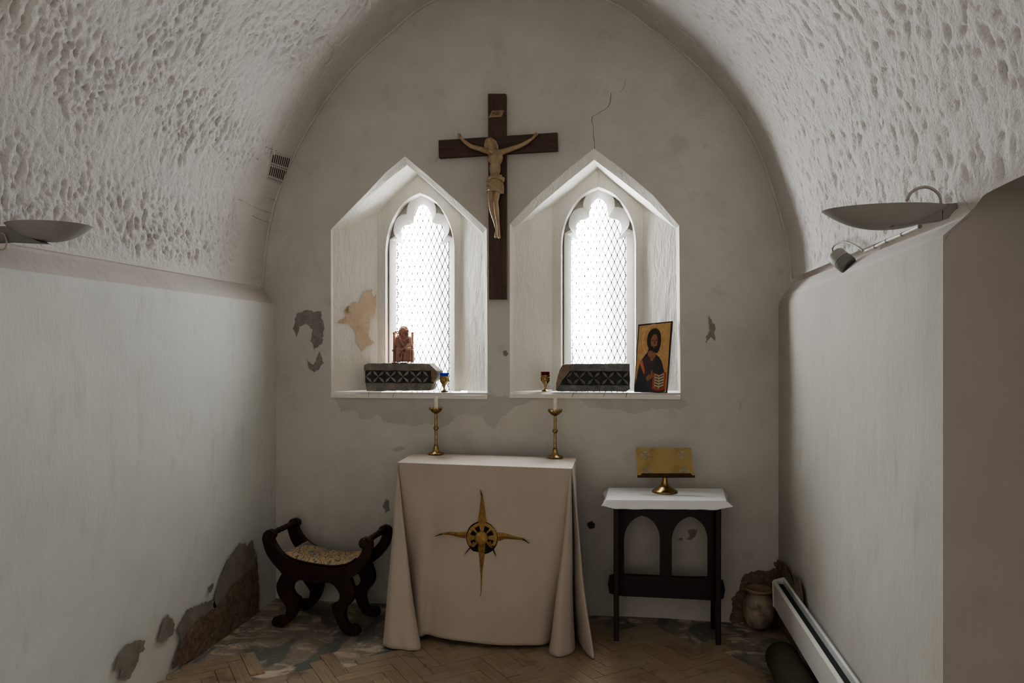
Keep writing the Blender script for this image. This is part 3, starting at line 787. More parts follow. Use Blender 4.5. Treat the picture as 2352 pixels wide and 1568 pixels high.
# ================================================================ THINGS ON THE SILLS
def carved_stone(name, W, outl, band, y0, y1, mat, xs_, label, broken=None):
    """outl: front outline pixels; band: (left px, right px, top v, bottom v)"""
    zs = W['sill']
    c = PY(sum(p[0] for p in outl)/len(outl), outl[0][1], y0); root = thing(name, (c.x, (y0+y1)/2, zs), label, 'carved stone', 'carved stones on the window sills')
    yr = y0+.020
    def pf(u, v): 
        p = PY(u, v, y0); p.z = max(p.z, zs+.001); return p
    bl, br, bt, bb = band
    pts = [pf(u, v) for u, v in outl]
    zt, zb = PY(bl, bt, y0).z, PY(bl, bb, y0).z
    # body: slab behind the band
    body = jag(pts, .0025, .02, 5)
    for p in body: p.y = yr; p.z = max(p.z, zs+.001)
    mb = MB(); mb.prism(body, (0, y1-yr, 0))
    o = mb.build('block', mat, root, smooth=30, bevel=.004)
    def clip(pts, zlo, zhi):
        def half(ps, f):
            out = []
            for a, b in zip(ps, ps[1:]+ps[:1]):
                fa, fb = f(a), f(b)
                if fa >= 0: out.append(a)
                if fa*fb < 0: out.append(a.lerp(b, fa/(fa-fb)))
            return out
        return half(half(pts, lambda p: p.z-zlo), lambda p: zhi-p.z)
    for nm, lo, hi in (('upper_moulding', zt, 9), ('lower_moulding', -9, zb)):
        pp = jag(clip(pts, lo, hi), .002, .02, 8)
        for p in pp: p.y = y0; p.z = max(p.z, zs+.001)
        mb = MB(); mb.prism(pp, (0, yr-y0+.004, 0)); mb.build(nm, mat, root, smooth=30, bevel=.007, seg=3)
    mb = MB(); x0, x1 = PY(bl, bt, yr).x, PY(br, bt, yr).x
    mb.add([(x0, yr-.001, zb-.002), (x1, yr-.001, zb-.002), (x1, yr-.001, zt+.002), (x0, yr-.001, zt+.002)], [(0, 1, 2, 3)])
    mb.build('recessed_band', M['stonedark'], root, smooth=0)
    zc = (zt+zb)/2; hz = (zt-zb)/2*.97
    xs_ = [PY(u, bt, yr).x for u in xs_]; hx = (xs_[1]-xs_[0])/2
    for xc in xs_:
        mb = MB()
        for sx in (1, -1):
            for sz in (1, -1):
                if not (x0-.003 < xc+sx*hx*.96 < x1+.003): continue
                a = Vector((xc, yr-.016, zc)); tip = Vector((xc+sx*hx*.96, yr-.010, zc+sz*hz))
                d = (tip-a); nn = Vector((-d.z, 0, d.x)).normalized()*.0075
                mid = a.lerp(tip, .6)
                q = [a+Vector((0, .004, 0)), mid+nn+Vector((0, .012, 0)), tip, mid-nn+Vector((0, .012, 0))]
                mb.add([a, mid+Vector((0, -.006, 0)), tip+Vector((0, .002, 0)), mid+nn*1.25+Vector((0, .008, 0)), mid-nn*1.25+Vector((0, .008, 0)), a+Vector((0, .014, 0))],
                       [(0, 1, 3), (1, 2, 3), (0, 4, 1), (1, 4, 2), (5, 0, 3), (5, 4, 0)])
        mb.build('carved_flower', M['petal' if mat is M['stone'] else 'petal2'], root, smooth=20)
    if broken:
        pp = jag([PY(u, v, y0-.004) for u, v in broken], .003, .015, 11)
        for p in pp: p.z = max(p.z, zs+.001)
        mb = MB(); mb.prism(pp, (0, .03, 0)); o = mb.build('broken_face', M['brokenstone'], root, smooth=30, bevel=.005)
        tag(o, 'rough broken pinkish stone edge')
    return root
carved_stone('carved_stone', WIN[0], [(836,838),(846,834),(985,835),(1003,852),(1003,862),(998,872),(990,879),(989,893),(984,897),(842,897),(838,870),(840,862),(836,855)],
    (839,996,850.5,879), .03, .165, M['stone'], [842,870,898,927,956,985], 'dark grey carved stone block under the terracotta statue on the left sill', [(987,838),(1003,852),(1003,862),(996,874),(990,879),(990,862)])
carved_stone('carved_stone', WIN[1], [(1277,896),(1277,880),(1285,850),(1291,838),(1300,836),(1446,835),(1447,893),(1438,899),(1282,899)],
    (1292,1446,852,884), .03, .165, M['stone2'], [1301,1331,1364,1397,1430], 'slate grey carved stone block between the red votive cup and the icon', [(1277,896),(1277,880),(1285,850),(1291,838),(1315,836),(1306,856),(1292,872),(1284,886)])

# votive cups
def votive(px, v, W, gmat, label, hue):
    z = W['sill']; p = PZ(px, v, z); y = .055; p = PY(px, v, y)
    root = thing('votive_cup', (p.x, y, z), label, 'votive candle cup', 'votive cups on the sills')
    mb = MB(); mb.lathe([(.002,0),(.024,0),(.025,.004),(.020,.008),(.009,.013),(.006,.020),(.007,.034),(.010,.043),(.018,.053),(.025,.064),(.0275,.078),(.0265,.094),(.028,.097),(.0285,.099),(.0285,.102),(.0255,.102),(.0245,.09),(.02,.06),(.002,.055)], (p.x, y, z), 24)
    for k in range(10):
        a_ = 2*PI*k/10
        for zz in (.072, .086): mb.ball((p.x+.0268*math.cos(a_+zz*50), y+.0268*math.sin(a_+zz*50), z+zz), .004, 8)
    mb.build('brass_holder', M['brass'], root, smooth=50)
    mb = MB(); mb.lathe([(.002,.062),(.018,.064),(.0235,.09),(.0262,.110),(.0272,.1225),(.0255,.1225),(.0235,.10),(.002,.095)], (p.x, y, z), 24)
    g = mb.build('glass_cup', gmat, root, smooth=60); tag(g, hue+' glass liner')
    return root
votive(1020.5, 898, WIN[0], M['blueglass'], 'blue glass votive cup in a brass holder on the left sill', 'blue')
votive(1252.5, 899, WIN[1], M['redglass'], 'red glass votive cup in a brass holder on the right sill', 'dark red')

# terracotta statue of a seated robed figure on a throne
sy = .10; zt = PY(925, 834, .03).z
def sp(u, v, dy=0): return PY(820+u/9.225, 740+v/9.225, sy+dy)
k_ = (PY(900, 800, sy)-PY(890, 800, sy)).length/10/9.225
b0 = sp(955, 868); statue = thing('statue', (b0.x, sy, zt), 'small terracotta statue of an enthroned robed figure on the carved stone block', 'statue')
zoff = Vector((0, 0, zt-b0.z))
def s3(u, v, dy=0): return sp(u, v, dy)+zoff
mb = MB()
for q, w_ in ((0, 1), (1, .95)):
    mb.prism([s3(955+215*w_*math.cos(2*PI*i/24), 868-q*28, 0)+Vector((0, .055*w_*math.sin(2*PI*i/24), 0)) for i in range(24)], (0, 0, .004+.0*q))
mb.build('plinth', M['terra'], statue, smooth=40, bevel=.0015)
mb = MB()
for u in (790, 1172):
    mb.limb([s3(u, 830, .03), s3(u, 260, .03)], [k_*28, k_*26]); mb.ball(s3(u, 240, .03), k_*34)
    mb.limb([s3(u, 600, -.03), s3(u, 600, .03)], [k_*22, k_*22]); mb.ball(s3(u-20 if u < 900 else u+5, 602, -.034), k_*28)
    mb.limb([s3(u, 830, -.025), s3(u, 610, -.025)], [k_*24, k_*24])
mb.prism([s3(790,830,.04), s3(1172,830,.04), s3(1172,330,.04), s3(980,250,.04), s3(790,330,.04)], (0, .012, 0))
mb.prism([s3(800,830,-.02), s3(1165,830,-.02), s3(1165,620,-.02), s3(800,620,-.02)], (0, .06, 0))
mb.build('throne', M['terra'], statue, smooth=40)
mb = MB()
mb.ball(s3(980,420,.005), (k_*140, .026, k_*170)); mb.ball(s3(985,330,.003), (k_*125, .022, k_*70))
mb.limb([s3(880,350,.0), s3(845,470,-.012), s3(905,520,-.03)], [k_*55, k_*48, k_*34])
mb.limb([s3(1100,350,.0), s3(1125,470,-.012), s3(1050,520,-.034)], [k_*55, k_*50, k_*36])
mb.limb([s3(900,570,-.005), s3(885,600,-.045), s3(880,790,-.042)], [k_*85, k_*66, k_*60])
mb.limb([s3(1060,570,-.005), s3(1075,600,-.045), s3(1080,790,-.042)], [k_*85, k_*66, k_*60])
mb.ball(s3(975,700,-.03), (k_*150, .022, k_*140))
for u, a1 in ((840,0),(895,10),(930,-20),(985,-30),(1030,14),(1085,6),(1128,0)):
    mb.limb([s3(u+a1*2, 560, -.052), s3(u-a1, 700, -.060), s3(u, 810, -.058)], [k_*14, k_*20, k_*24], 8)
mb.limb([s3(860,560,-.05), s3(930,600,-.064), s3(1000,560,-.06), s3(1060,500,-.04)], [k_*24, k_*28, k_*24, k_*20], 8)
mb.limb([s3(890,330,-.02), s3(990,400,-.036), s3(1090,330,-.02)], [k_*20, k_*24, k_*20], 8)
mb.limb([s3(985,310,-.0), s3(980,250,-.004)], [k_*60, k_*50])
mb.ball(s3(978,195,-.008), (k_*70, .016, k_*85)); mb.limb([s3(975,190,-.026), s3(973,215,-.028)], [k_*9, k_*13], 8)
mb.limb([s3(950,250,-.02), s3(975,275,-.02), s3(1000,250,-.02)], [k_*24, k_*28, k_*24], 8)
body = mb.build('seated_figure', M['terra'], statue, smooth=180, remesh=.0014)
mb = MB(); mb.ball(s3(990,180,.008), (k_*104, .018, k_*98)); 
mb.limb([s3(915,180,-.004), s3(910,240,-.002), s3(900,300,0)], [k_*34, k_*32, k_*24]); mb.limb([s3(1065,180,-.004), s3(1062,240,-.002), s3(1065,300,0)], [k_*34, k_*32, k_*24])
mb.build('head_veil', M['terra'], body, smooth=180, remesh=.0016)
mb = MB(); mb.limb([s3(985,500,-.058), s3(905,350,-.045), s3(830,215,-.03)], [k_*10]*3, 8); mb.ball(s3(828,212,-.03), k_*18, 8); mb.ball(s3(812,206,-.03), k_*12, 8); mb.ball(s3(846,206,-.03), k_*12, 8)
mb.build('sceptre', M['terra'], statue, smooth=60)

# icon panel leaning in the right embrasure
W = WIN[1]; zs = W['sill']
BLp, BRp = PY(1456, 897, .050), PY(1532, 900, .002); BLp.z = BRp.z = zs+.001
TLp, TRp = PY(1466, 745, .072), PY(1545, 737, .020)
icon = thing('icon_panel', ((BLp.x+BRp.x)/2, .03, zs), 'painted gold icon of a bearded saint with a book leaning on the right sill', 'icon')
xax = (BRp-BLp).normalized(); nn = (TLp-BLp).cross(xax).normalized()
if nn.y < 0: nn = -nn
mb = MB(); mb.hexa([BLp, BRp, TRp, TLp], [p+nn*.018 for p in (BLp, BRp, TRp, TLp)])
mb.build('panel_board', M['iconblack'], icon, smooth=0, bevel=.0012)
CX = dict(TL=(1588,135), TR=(2138,98), BL=(1524,1172), BR=(2082,1188))
def st(x, y):
    s, t = .5, .5
    for _ in range(12):
        ax = Vector(CX['TL']).lerp(Vector(CX['TR']), s); bx = Vector(CX['BL']).lerp(Vector(CX['BR']), s)
        cur = ax.lerp(bx, t); ds = (Vector(CX['TR'])-Vector(CX['TL'])).lerp(Vector(CX['BR'])-Vector(CX['BL']), t); dt = bx-ax
        e_ = Vector((x, y))-cur; det = ds.x*dt.y-ds.y*dt.x
        s += (e_.x*dt.y-e_.y*dt.x)/det; t += (ds.x*e_.y-ds.y*e_.x)/det
    return s, t
imats = ['icongold', 'iconhalo', 'iconhair', 'iconface', 'iconrobe', 'iconmantle', 'iconred', 'iconorange', 'iconpage', 'iconink']
mb = MB(); lay = [0]
def ip(x, y, d):
    s, t = st(x, y); s = min(.985, max(.012, s)); t = min(.992, max(.008, t))
    return TLp.lerp(TRp, s).lerp(BLp.lerp(BRp, s), t)-nn*d
def ipoly(mat, pts, smooth=0):
    lay[0] += 1; mb.m = imats.index(mat)
    if smooth: pts = [tuple(p)[:2] for p in cat([Vector((x, y, 0)) for x, y in pts], smooth, True)]
    mb.sheet([ip(x, y, .0004+lay[0]*.00016) for x, y in pts])
def ell(cx, cy, rx, ry, n=28): return [(cx+rx*math.cos(2*PI*i/n), cy+ry*math.sin(2*PI*i/n)) for i in range(n)]
ipoly('icongold', [(1606,158),(2112,118),(2066,1180),(1534,1165)])
ipoly('iconhalo', ell(1850,392,196,262)); ipoly('icongold', ell(1850,392,178,240))
for dx, dy in ((0,-250),(-185,20),(185,20)): ipoly('iconhalo', ell(1850+dx*.92, 392+dy*.92, 14, 20, 10))
ipoly('iconrobe', [(1710,610),(1650,680),(1610,760),(1570,960),(1540,1160),(1800,1168),(2030,1172),(2035,1000),(2010,820),(1970,690),(1900,610),(1800,560)], 4)
ipoly('iconmantle', [(1890,612),(1960,680),(2005,800),(2028,900),(1950,910),(1850,880),(1850,810),(1880,790),(1870,700)], 4)
ipoly('iconmantle', [(1600,800),(1570,960),(1540,1160),(1760,1166),(1730,1010),(1690,920),(1640,850)], 4)
ipoly('iconorange', [(1640,690),(1660,685),(1680,760),(1700,830),(1692,905),(1660,830),(1622,740)], 4)
ipoly('iconhair', [(1868,200),(1800,222),(1752,290),(1735,380),(1738,450),(1760,510),(1740,570),(1704,612),(1730,632),(1790,560),(1900,580),(1945,500),(1962,400),(1955,300),(1925,232)], 4)
ipoly('iconface', [(1760,560),(1800,540),(1880,580),(1870,640),(1815,704),(1790,660),(1770,640),(1750,600)], 3)
ipoly('iconface', [(1862,290),(1822,318),(1800,370),(1798,430),(1812,490),(1840,530),(1872,520),(1896,470),(1908,400),(1902,340),(1884,306)], 4)
ipoly('iconhair', [(1806,470),(1830,482),(1852,478),(1880,476),(1896,474),(1880,540),(1850,566),(1822,545)], 3)
ipoly('iconface', ell(1852,492,16,9,12)); ipoly('iconhair', ell(1830,384,16,6,10)); ipoly('iconhair', ell(1886,382,14,6,10))
ipoly('iconhair', [(1856,390),(1866,390),(1868,440),(1850,446)])
ipoly('iconface', [(1770,900),(1800,860),(1822,850),(1838,900),(1830,950),(1790,985),(1745,1000),(1728,960)], 3)
ipoly('iconhair', [(1776,900),(1800,850),(1812,846),(1790,915)]); ipoly('iconface', [(1810,900),(1826,842),(1838,846),(1832,910)])
ipoly('iconred', [(1842,878),(1870,885),(1945,912),(2030,868),(2062,880),(2050,1130),(1930,1160),(1830,1120)])
ipoly('iconpage', [(1872,895),(1945,922),(2028,885),(2018,1095),(1935,1128),(1866,1100)])
for k in range(5):
    y = 925+k*42
    ipoly('iconink', [(1880,y-8),(1938,y+14),(1938,y+28),(1878,y+8)]); ipoly('iconink', [(1950,y+14),(2020,y-14),(2018,y+2),(1950,y+28)])
mb.build('painting', [M[k] for k in imats], icon, smooth=0, fixn=False)

# ================================================================ ALTAR
H = .965
TL, TR, BL, BR = [PZ(u, v, H) for u, v in ((912,1062), (1314,1076), (951,1040), (1324,1051))]
# draped cloth
altar_cloth_org = ((TL.x+TR.x)/2, (TL.y+BR.y)/2, 0)
top_, bot_ = [], []
def addsec(tp, bp, n, skip=True):
    tp = resample([Vector(p) for p in tp], n); bp = resample(cat([Vector(p) for p in bp], 8) if len(bp) > 2 else [Vector(p) for p in bp], n)
    if skip and top_: tp, bp = tp[1:], bp[1:]
    top_.extend(tp); bot_.extend(bp)
zf = .006
g_ = lambda u, v, z=zf: PZ(u, v, z)
cr = .012
addsec([BL, TL+Vector((0, cr, 0))], [Vector((BL.x-.06, BL.y, zf)), Vector((BL.x-.075, BL.y-.18, zf)), g_(884,1462), g_(877,1481)], 40)
addsec([TL+Vector((0, cr, 0)), TL+Vector((.003, .003, 0)), TL+Vector((cr, 0, 0))], [g_(877,1481), g_(890,1487), g_(915,1490), g_(945,1494), g_(961,1492), g_(967,1484), g_(952,1466), g_(925,1446), g_(908,1434), g_(912,1432), g_(930,1444,.02)], 80)
addsec([TL+Vector((cr, 0, 0)), TR-Vector((cr, 0, 0))], [g_(930,1444,.02), g_(950,1458,.026), g_(966,1461,.03), g_(982,1456,.034), g_(1010,1464,.03), g_(1050,1472,.028), g_(1100,1477,.026), g_(1160,1481,.024), g_(1215,1482,.022), g_(1245,1481,.02), g_(1272,1470,.02)], 110)
addsec([TR-Vector((cr, 0, 0)), TR+Vector((-.003, .003, 0)), TR+Vector((0, cr, 0))], [g_(1272,1470,.02), g_(1261,1486), g_(1262,1501), g_(1280,1508), g_(1300,1504), g_(1316,1497), g_(1322,1484), g_(1312,1462), g_(1308,1446), g_(1316,1446), g_(1330,1474), g_(1346,1500), g_(1358,1511), g_(1365,1511)], 90)
addsec([TR+Vector((0, cr, 0)), BR], [g_(1365,1511), g_(1362,1495), g_(1350,1470), Vector((BR.x+.05, BR.y-.12, zf)), Vector((BR.x+.045, BR.y, zf))], 46)
rows = []
NT = 60
for j in range(NT+1):
    t = j/NT; row = []
    for k, (a, b) in enumerate(zip(top_, bot_)):
        w_ = t**1.08
        w_ = w_*(1-.12*math.sin(PI*t))
        p = a.lerp(b, w_); p.z = a.z+(b.z-a.z)*(t if t > .04 else t)
        am = min(1, t*1.6)
        p += Vector((noise.noise(Vector((k*.045, t*2.2, 0)))*.010, noise.noise(Vector((k*.045, t*1.9, 7)))*.013, 0))*am
        if t > .94 and 40 < k < 125: p += Vector((noise.noise(Vector((k*.2, 1, 1)))*.005, noise.noise(Vector((k*.2, 4, 1)))*.006, 0))
        if 120 <= k < 232:
            kx_ = (k-120)/111
            p.y += (math.sin(kx_*34)*.012*math.exp(-(kx_/.16)**2)+math.sin((1-kx_)*40)*.008*math.exp(-((1-kx_)/.12)**2))*t**1.3
        if j == 1: p = a.lerp(p, .5); p.z = a.z-.006
        p.z = max(p.z, .004)
        row.append(p)
    rows.append(row)
mb = MB(); mb.grid(rows)
nr_, nc_ = 12, 40      # top sheet
tops = rows[0]
mb.add(tops, [tuple(range(len(tops)))])
altar_cloth = mb.build('altar_cloth', M['cloth'], None, smooth=60, org=altar_cloth_org, merge=True)
so = altar_cloth.modifiers.new('s', 'SOLIDIFY'); so.thickness = .003; so.offset = -1
tag(altar_cloth, 'plain taupe cloth with a gold star emblem draped over the altar to the floor', 'altar cloth')
# hem seam at the foot of the cloth
def front_y(u, v):   # cloth front at this sight line
    best = -.56
    for _ in range(6):
        p = PY(u, v, best); t = 1-p.z/H
        kx_ = (p.x-TL.x)/(TR.x-TL.x)
        ya = TL.y+(TR.y-TL.y)*kx_; yb2 = -.545+(-.595+.545)*kx_
        w_ = t**1.08*(1-.12*math.sin(PI*t)); best = ya+(yb2-ya)*w_
    return best
def ep(u, v, d=.0): u2, v2 = 980+u/5.408, 1100+v/5.408; return PY(u2, v2, front_y(u2, v2)-.014-d)
EM = MB()
emb_root = EM
mb = MB(); mb.lathe([(.002,0),(.087,0),(.089,.003),(.087,.006),(.002,.006)], ep(687,728,-.004), 40, axis=(-.075, -1, .05))
emblem = mb.build('star_emblem', M['black'], altar_cloth, smooth=40)
tag(emblem, 'gold four-pointed star emblem with a round boss')
kk = (PY(1110, 1230, -.57)-PY(1100, 1230, -.57)).length/10/5.408
mb = MB()     # pierced ring: curved gold spandrels over the black disc
c = (687, 728)
def ring(r0, r1, a0, a1, d, n=10):
    o_ = [(c[0]+r1*math.cos(a0+(a1-a0)*i/n), c[1]+r1*math.sin(a0+(a1-a0)*i/n)) for i in range(n+1)]
    i_ = [(c[0]+r0*math.cos(a1+(a0-a1)*i/n), c[1]+r0*math.sin(a1+(a0-a1)*i/n)) for i in range(n+1)]
    mb.prism([ep(x, y, d) for x, y in o_+i_], (0, .005, 0))
ring(150, 188, math.radians(-215), math.radians(35), .005, 40)
for dg in (-90, 0, 180, 42, 138):
    a_ = math.radians(dg); hw = .42 if dg not in (42, 138) else .24
    ring(70, 160, a_-hw*.55, a_+hw*.55, .007, 6)
for dg in (-45, -135):
    a_ = math.radians(dg); ring(70, 160, a_-.10, a_+.10, .007, 4)
mb.build('pierced_ring', M['gilt'], emblem, smooth=30, bevel=.001)
mb = MB(); mb.lathe([(.001,0),(.037,0),(.036,.010),(.030,.016),(.018,.019),(.001,.020)], ep(682,730,.008), 28, axis=(-.075, -1, .05)); mb.build('boss', M['gilt'], emblem, smooth=50)
def spike(pts, ws, d0=.004, d1=.012, tipdark=True):
    pts = [Vector((x, y)) for x, y in pts]; mb = MB(); L = []
    for i, p in enumerate(pts):
        t_ = (pts[min(i+1, len(pts)-1)]-pts[max(i-1, 0)]).normalized(); n_ = Vector((-t_.y, t_.x))
        a, b = p+n_*ws[i], p-n_*ws[i]; L.append((ep(a.x, a.y, d0-.006), ep(p.x, p.y, d1), ep(b.x, b.y, d0-.006)))
    for i in range(len(L)-1):
        for k in (0, 1): mb.m = 0; mb.add([L[i][k], L[i][k+1], L[i+1][k+1], L[i+1][k]], [(0, 1, 2, 3)]); mb.mi[-1] = 1 if tipdark and i >= len(L)-2 else 0
    mb.build('ray', [M['gilt'], M['ink']], emblem, smooth=50)
spike([(688,545),(690,440),(688,300),(684,205),(664,130)], [60,42,22,10,2])
spike([(487,692),(390,690),(280,672),(190,680),(95,712)], [48,28,18,9,2])
spike([(885,718),(980,708),(1100,730),(1195,745),(1278,800)], [60,38,20,11,2])
spike([(684,800),(684,1000),(680,1200),(676,1370),(668,1465)], [52,38,24,14,2], .006, .018)
spike([(600,790),(550,840),(470,935)], [26,9,2], .008, .012); spike([(770,780),(815,850),(865,965)], [30,12,2], .008, .012)

# candlesticks and candles
cpos = [(1001.5, 1042), (1275, 1050)]
ctop = []
base = PZ(*cpos[0], H+.004)
cs = thing('candlestick', base, 'slim brass candlestick on the altar in front of the left window', 'candlestick', 'brass candlesticks on the altar')
kz = (PY(1000, 900, base.y)-PY(1000, 1000, base.y)).length/100      # m per px
def prof_(pts): return [(r*kz, z*kz) for r, z in pts]
mb = MB(); mb.lathe(prof_([(1,0),(18,0),(18.5,1.5),(17,3),(10,5),(7,8),(6,12),(4.5,19),(5,20),(3.4,21)]), base, 32); mb.build('foot', M['brass'], cs, smooth=40)
mb = MB(); mb.lathe(prof_([(3.3,20),(3.1,54),(4.5,55),(6.2,58),(6.2,60),(4.5,63),(3.2,64),(3.2,92),(4.2,93)]), base, 20); mb.build('stem', M['brass'], cs, smooth=40)
mb = MB(); mb.lathe(prof_([(2,92),(5,93),(10,96),(14,100),(15.5,104),(14.5,104),(12,101),(2,99)]), base, 28)
for k in range(14):
    a_ = 2*PI*k/14; q = Vector((math.cos(a_), math.sin(a_), 0))
    mb.limb([base+q*(14.5*kz)+Vector((0, 0, 102*kz)), base+q*(15.6*kz)+Vector((0, 0, 107*kz))], [1.6*kz, .9*kz], 6)
mb.build('drip_pan', M['brass'], cs, smooth=50)
mb = MB(); mb.lathe(prof_([(.5,100),(4.4,100),(4.4,127),(4.7,131),(3.8,132),(3.2,129),(.5,129)]), base, 18)
candle = mb.build('candle', M['wax'], None, smooth=50, org=base)
tag(candle, 'white candle stub in the candlestick in front of the left window', 'candle', 'candles on the altar')
mb = MB(); mb.tube([base+Vector((0, 0, 128*kz)), base+Vector((.001, 0, 131*kz))], .0012, 6); mb.build('wick', M['ink'], candle)
b2 = PZ(*cpos[1], H+.004)
dup(cs, b2, 'slim brass candlestick on the altar in front of the right window'); dup(candle, b2, 'white candle stub in the candlestick in front of the right window')

# ================================================================ STOOL
FLp = PZ(652, 1441, 0); FRp = PZ(812, 1461, 0)
BLq = PZ(702, 1400, 0); BRq = PZ(852, 1415, 0)
ax = (FRp-FLp).normalized(); ax.z = 0
fn = Vector((ax.y, -ax.x, 0)).normalized()     # toward the viewer
def pst(x, y): return PP(560+x/4.48, 1150+y/4.48, FLp, fn)
back = ((BLq-FLp)+(BRq-FRp))/2; back = -fn*(-fn).dot(back)*.98+ax*ax.dot(back)*.6
stool = thing('curule_stool', (FLp+FRp)/2+back/2, 'dark mahogany curule stool with tapestry seat left of the altar', 'stool')
Uo = [(246,300),(205,330),(188,385),(200,450),(230,540),(280,620),(340,690),(390,750),(420,790),(520,810),(620,820),(680,842),(720,852),(760,845),(830,838),(900,842),(1000,825),(1090,800),(1150,760),(1220,690),(1280,600),(1305,500),(1305,430),(1280,395),(1235,380),(1195,398),(1180,440),(1195,480),(1218,495),(1190,560),(1130,625),(1060,664),(960,688),(850,688),(700,667),(560,637),(460,602),(380,540),(330,480),(290,400),(308,375),(300,325)]
Ll = [(400,740),(345,830),(333,885),(345,950),(372,1005),(410,1055),(432,1100),(430,1150),(405,1195),(360,1190),(310,1200),(284,1245),(300,1290),(350,1312),(405,1302),(455,1262),(505,1205),(540,1140),(560,1070),(565,1010),(530,980),(495,935),(490,885),(515,845),(570,818),(620,800),(560,760),(470,735)]
Lr = [(830,820),(890,848),(940,890),(975,940),(985,985),(968,1030),(930,1050),(903,1072),(910,1130),(940,1210),(975,1290),(1015,1350),(1065,1392),(1120,1400),(1165,1385),(1180,1340),(1160,1295),(1120,1278),(1075,1285),(1045,1240),(1030,1170),(1050,1100),(1095,1050),(1125,990),(1128,920),(1110,860),(1085,800),(1000,780),(900,790)]
th_ = .036
zmin = min(pst(x, y).z for x, y in Ll+Lr)
def sframe(off):
    fr_ = MB(); pts = [pst(x, y)+off for x, y in Uo]; fr_.prism([tuple(p) for p in cat([Vector(p) for p in pts], 3, True)], -fn*th_)
    fo_ = fr_.build('seat_frame', M['stoolwood'], stool, smooth=40, bevel=.004)
    for L_ in (Ll, Lr):
        pts = [pst(x, y)+off-fn*.001 for x, y in L_]
        for p in pts: p.z = max(p.z, .004)
        b_ = MB(); b_.prism(cat([Vector(p) for p in pts], 3, True), -fn*(th_-.002)); b_.build('leg', M['stoolwood'], stool, smooth=40, bevel=.004)
sframe(Vector((0, 0, 0)))
boff = back-fn*(-th_)*0
sframe(back)
mb = MB(); mb.prism(cat([pst(x, y)+fn*.004 for x, y in ((665,700),(720,688),(782,700),(775,770),(745,830),(715,838),(690,820),(668,760))], 4, True), -fn*.006); mb.build('carved_tongue', M['stoolwood'], stool, smooth=40, bevel=.002)
for (x, y) in ((246,352), (1232,432)):
    a = pst(x, y)+fn*.008; b = a+back-fn*(th_+.016); d = b-a
    rs = []; pts = []
    for i in range(41):
        t = i/40; r_ = .013
        if t < .17 or t > .83: r_ = .026 if abs((t if t < .5 else 1-t)-.085) < .075 else .022
        elif .17 <= t < .2 or .8 < t <= .83: r_ = .019
        elif abs(t-.5) < .02 or abs(abs(t-.5)-.14) < .02: r_ = .0175
        else: r_ = .015
        pts.append(a+d*t); rs.append(r_)
    mb = MB(); mb.tube(pts, rs, 20); mb.build('handrail', M['stoolwood'], stool, smooth=50)
inner = resample(cat([pst(x, y) for x, y in [(395,560),(460,604),(560,638),(700,668),(850,688),(960,688),(1060,664),(1140,612)]], 6), 30)
rows = []
for j in range(13):
    t = j/12; row = []
    for i, p in enumerate(inner):
        s_ = i/29; bl_ = (1-(2*t-1)**4)*(1-(2*s_-1)**6)
        row.append(p-fn*(th_*.6)+(back+fn*th_*.2)*t+Vector((0, 0, .006+.022*bl_)))
    rows.append(row)
low = [[p-Vector((0, 0, .03)) for p in r_] for r_ in rows]
mb = MB(); mb.grid(rows); mb.grid(low)
mb.build('seat_cushion', M['tapestry'], stool, smooth=60)
mb = MB(); 
mb.tube([p+Vector((0, 0, .007))-fn*(th_*.55) for p in inner], .005, 8); mb.build('seat_piping', M['stoolwood'], stool, smooth=60)

# ================================================================ CREDENCE TABLE
HT = .79
ltab = thing('side_table', (.25, -.27, 0), 'dark oak side table with two pointed arches right of the altar', 'table')
yM = -.27
xa, xb = -.030, .520
mb = MB()
y0_, y1_ = -.402, -.150
for xx, yo in ((xa, 0), (xb, .03)):
    mb = MB(); zt = HT-.012
    out = [(y0_+yo-.006,0),(y0_+yo+.022,0),(y0_+yo+.030,.10),(y0_+yo+.045,.19),((y0_+y1_)/2+yo,.215),(y1_+yo-.045,.19),(y1_+yo-.03,.10),(y1_+yo-.022,0),(y1_+yo+.006,0),(y1_+yo-.006,.12),(y1_+yo-.010,.30),(y1_+yo,zt),(y0_+yo,zt),(y0_+yo+.010,.30),(y0_+yo+.006,.12)]
    mb.prism([(xx-.014, y, z) for y, z in out], (.028, 0, 0)); mb.build('end_board', M['wood'], ltab, smooth=30, bevel=.003)
def tp(u, v): return PY(u, v, yM)
def arch(l_, r_, top, bot, sp_):
    c_ = (l_+r_)/2; w_ = (r_-l_)/2; pts = [(l_, bot), (l_, sp_)]
    for i in range(1, 9):
        t = i/8; pts.append((l_+w_*(1-math.cos(t*PI/2*.92))/(1-math.cos(PI/2*.92)), sp_-(sp_-top)*math.sin(t*PI/2*.92)/math.sin(PI/2*.92)))
    for i in range(7, -1, -1):
        t = i/8; pts.append((r_-w_*(1-math.cos(t*PI/2*.92))/(1-math.cos(PI/2*.92)), sp_-(sp_-top)*math.sin(t*PI/2*.92)/math.sin(PI/2*.92)))
    return pts+[(r_, bot)]
zt = HT-.012; zb = tp(1530, 1345).z
mb = MB(); mb.prism([(xa+.013, yM, zb), (xb-.013, yM, zb), (xb-.013, yM, zt), (xa+.013, yM, zt)], (0, .026, 0),
    [[tuple(tp(u, v)) for u, v in arch(1433.5,1516,1184,1323,1240)], [tuple(tp(u, v)) for u, v in arch(1543,1626,1186,1326,1242)]])
mb.build('arched_panel', M['wood'], ltab, smooth=30)
z0_, z1_ = tp(1530, 1373).z, tp(1530, 1324).z
mb = MB(); mb.box((xa-.012, yM-.004, z0_), (xb+.012, yM+.030, z1_))
mb.build('stretcher', M['wood'], ltab, bevel=.003)
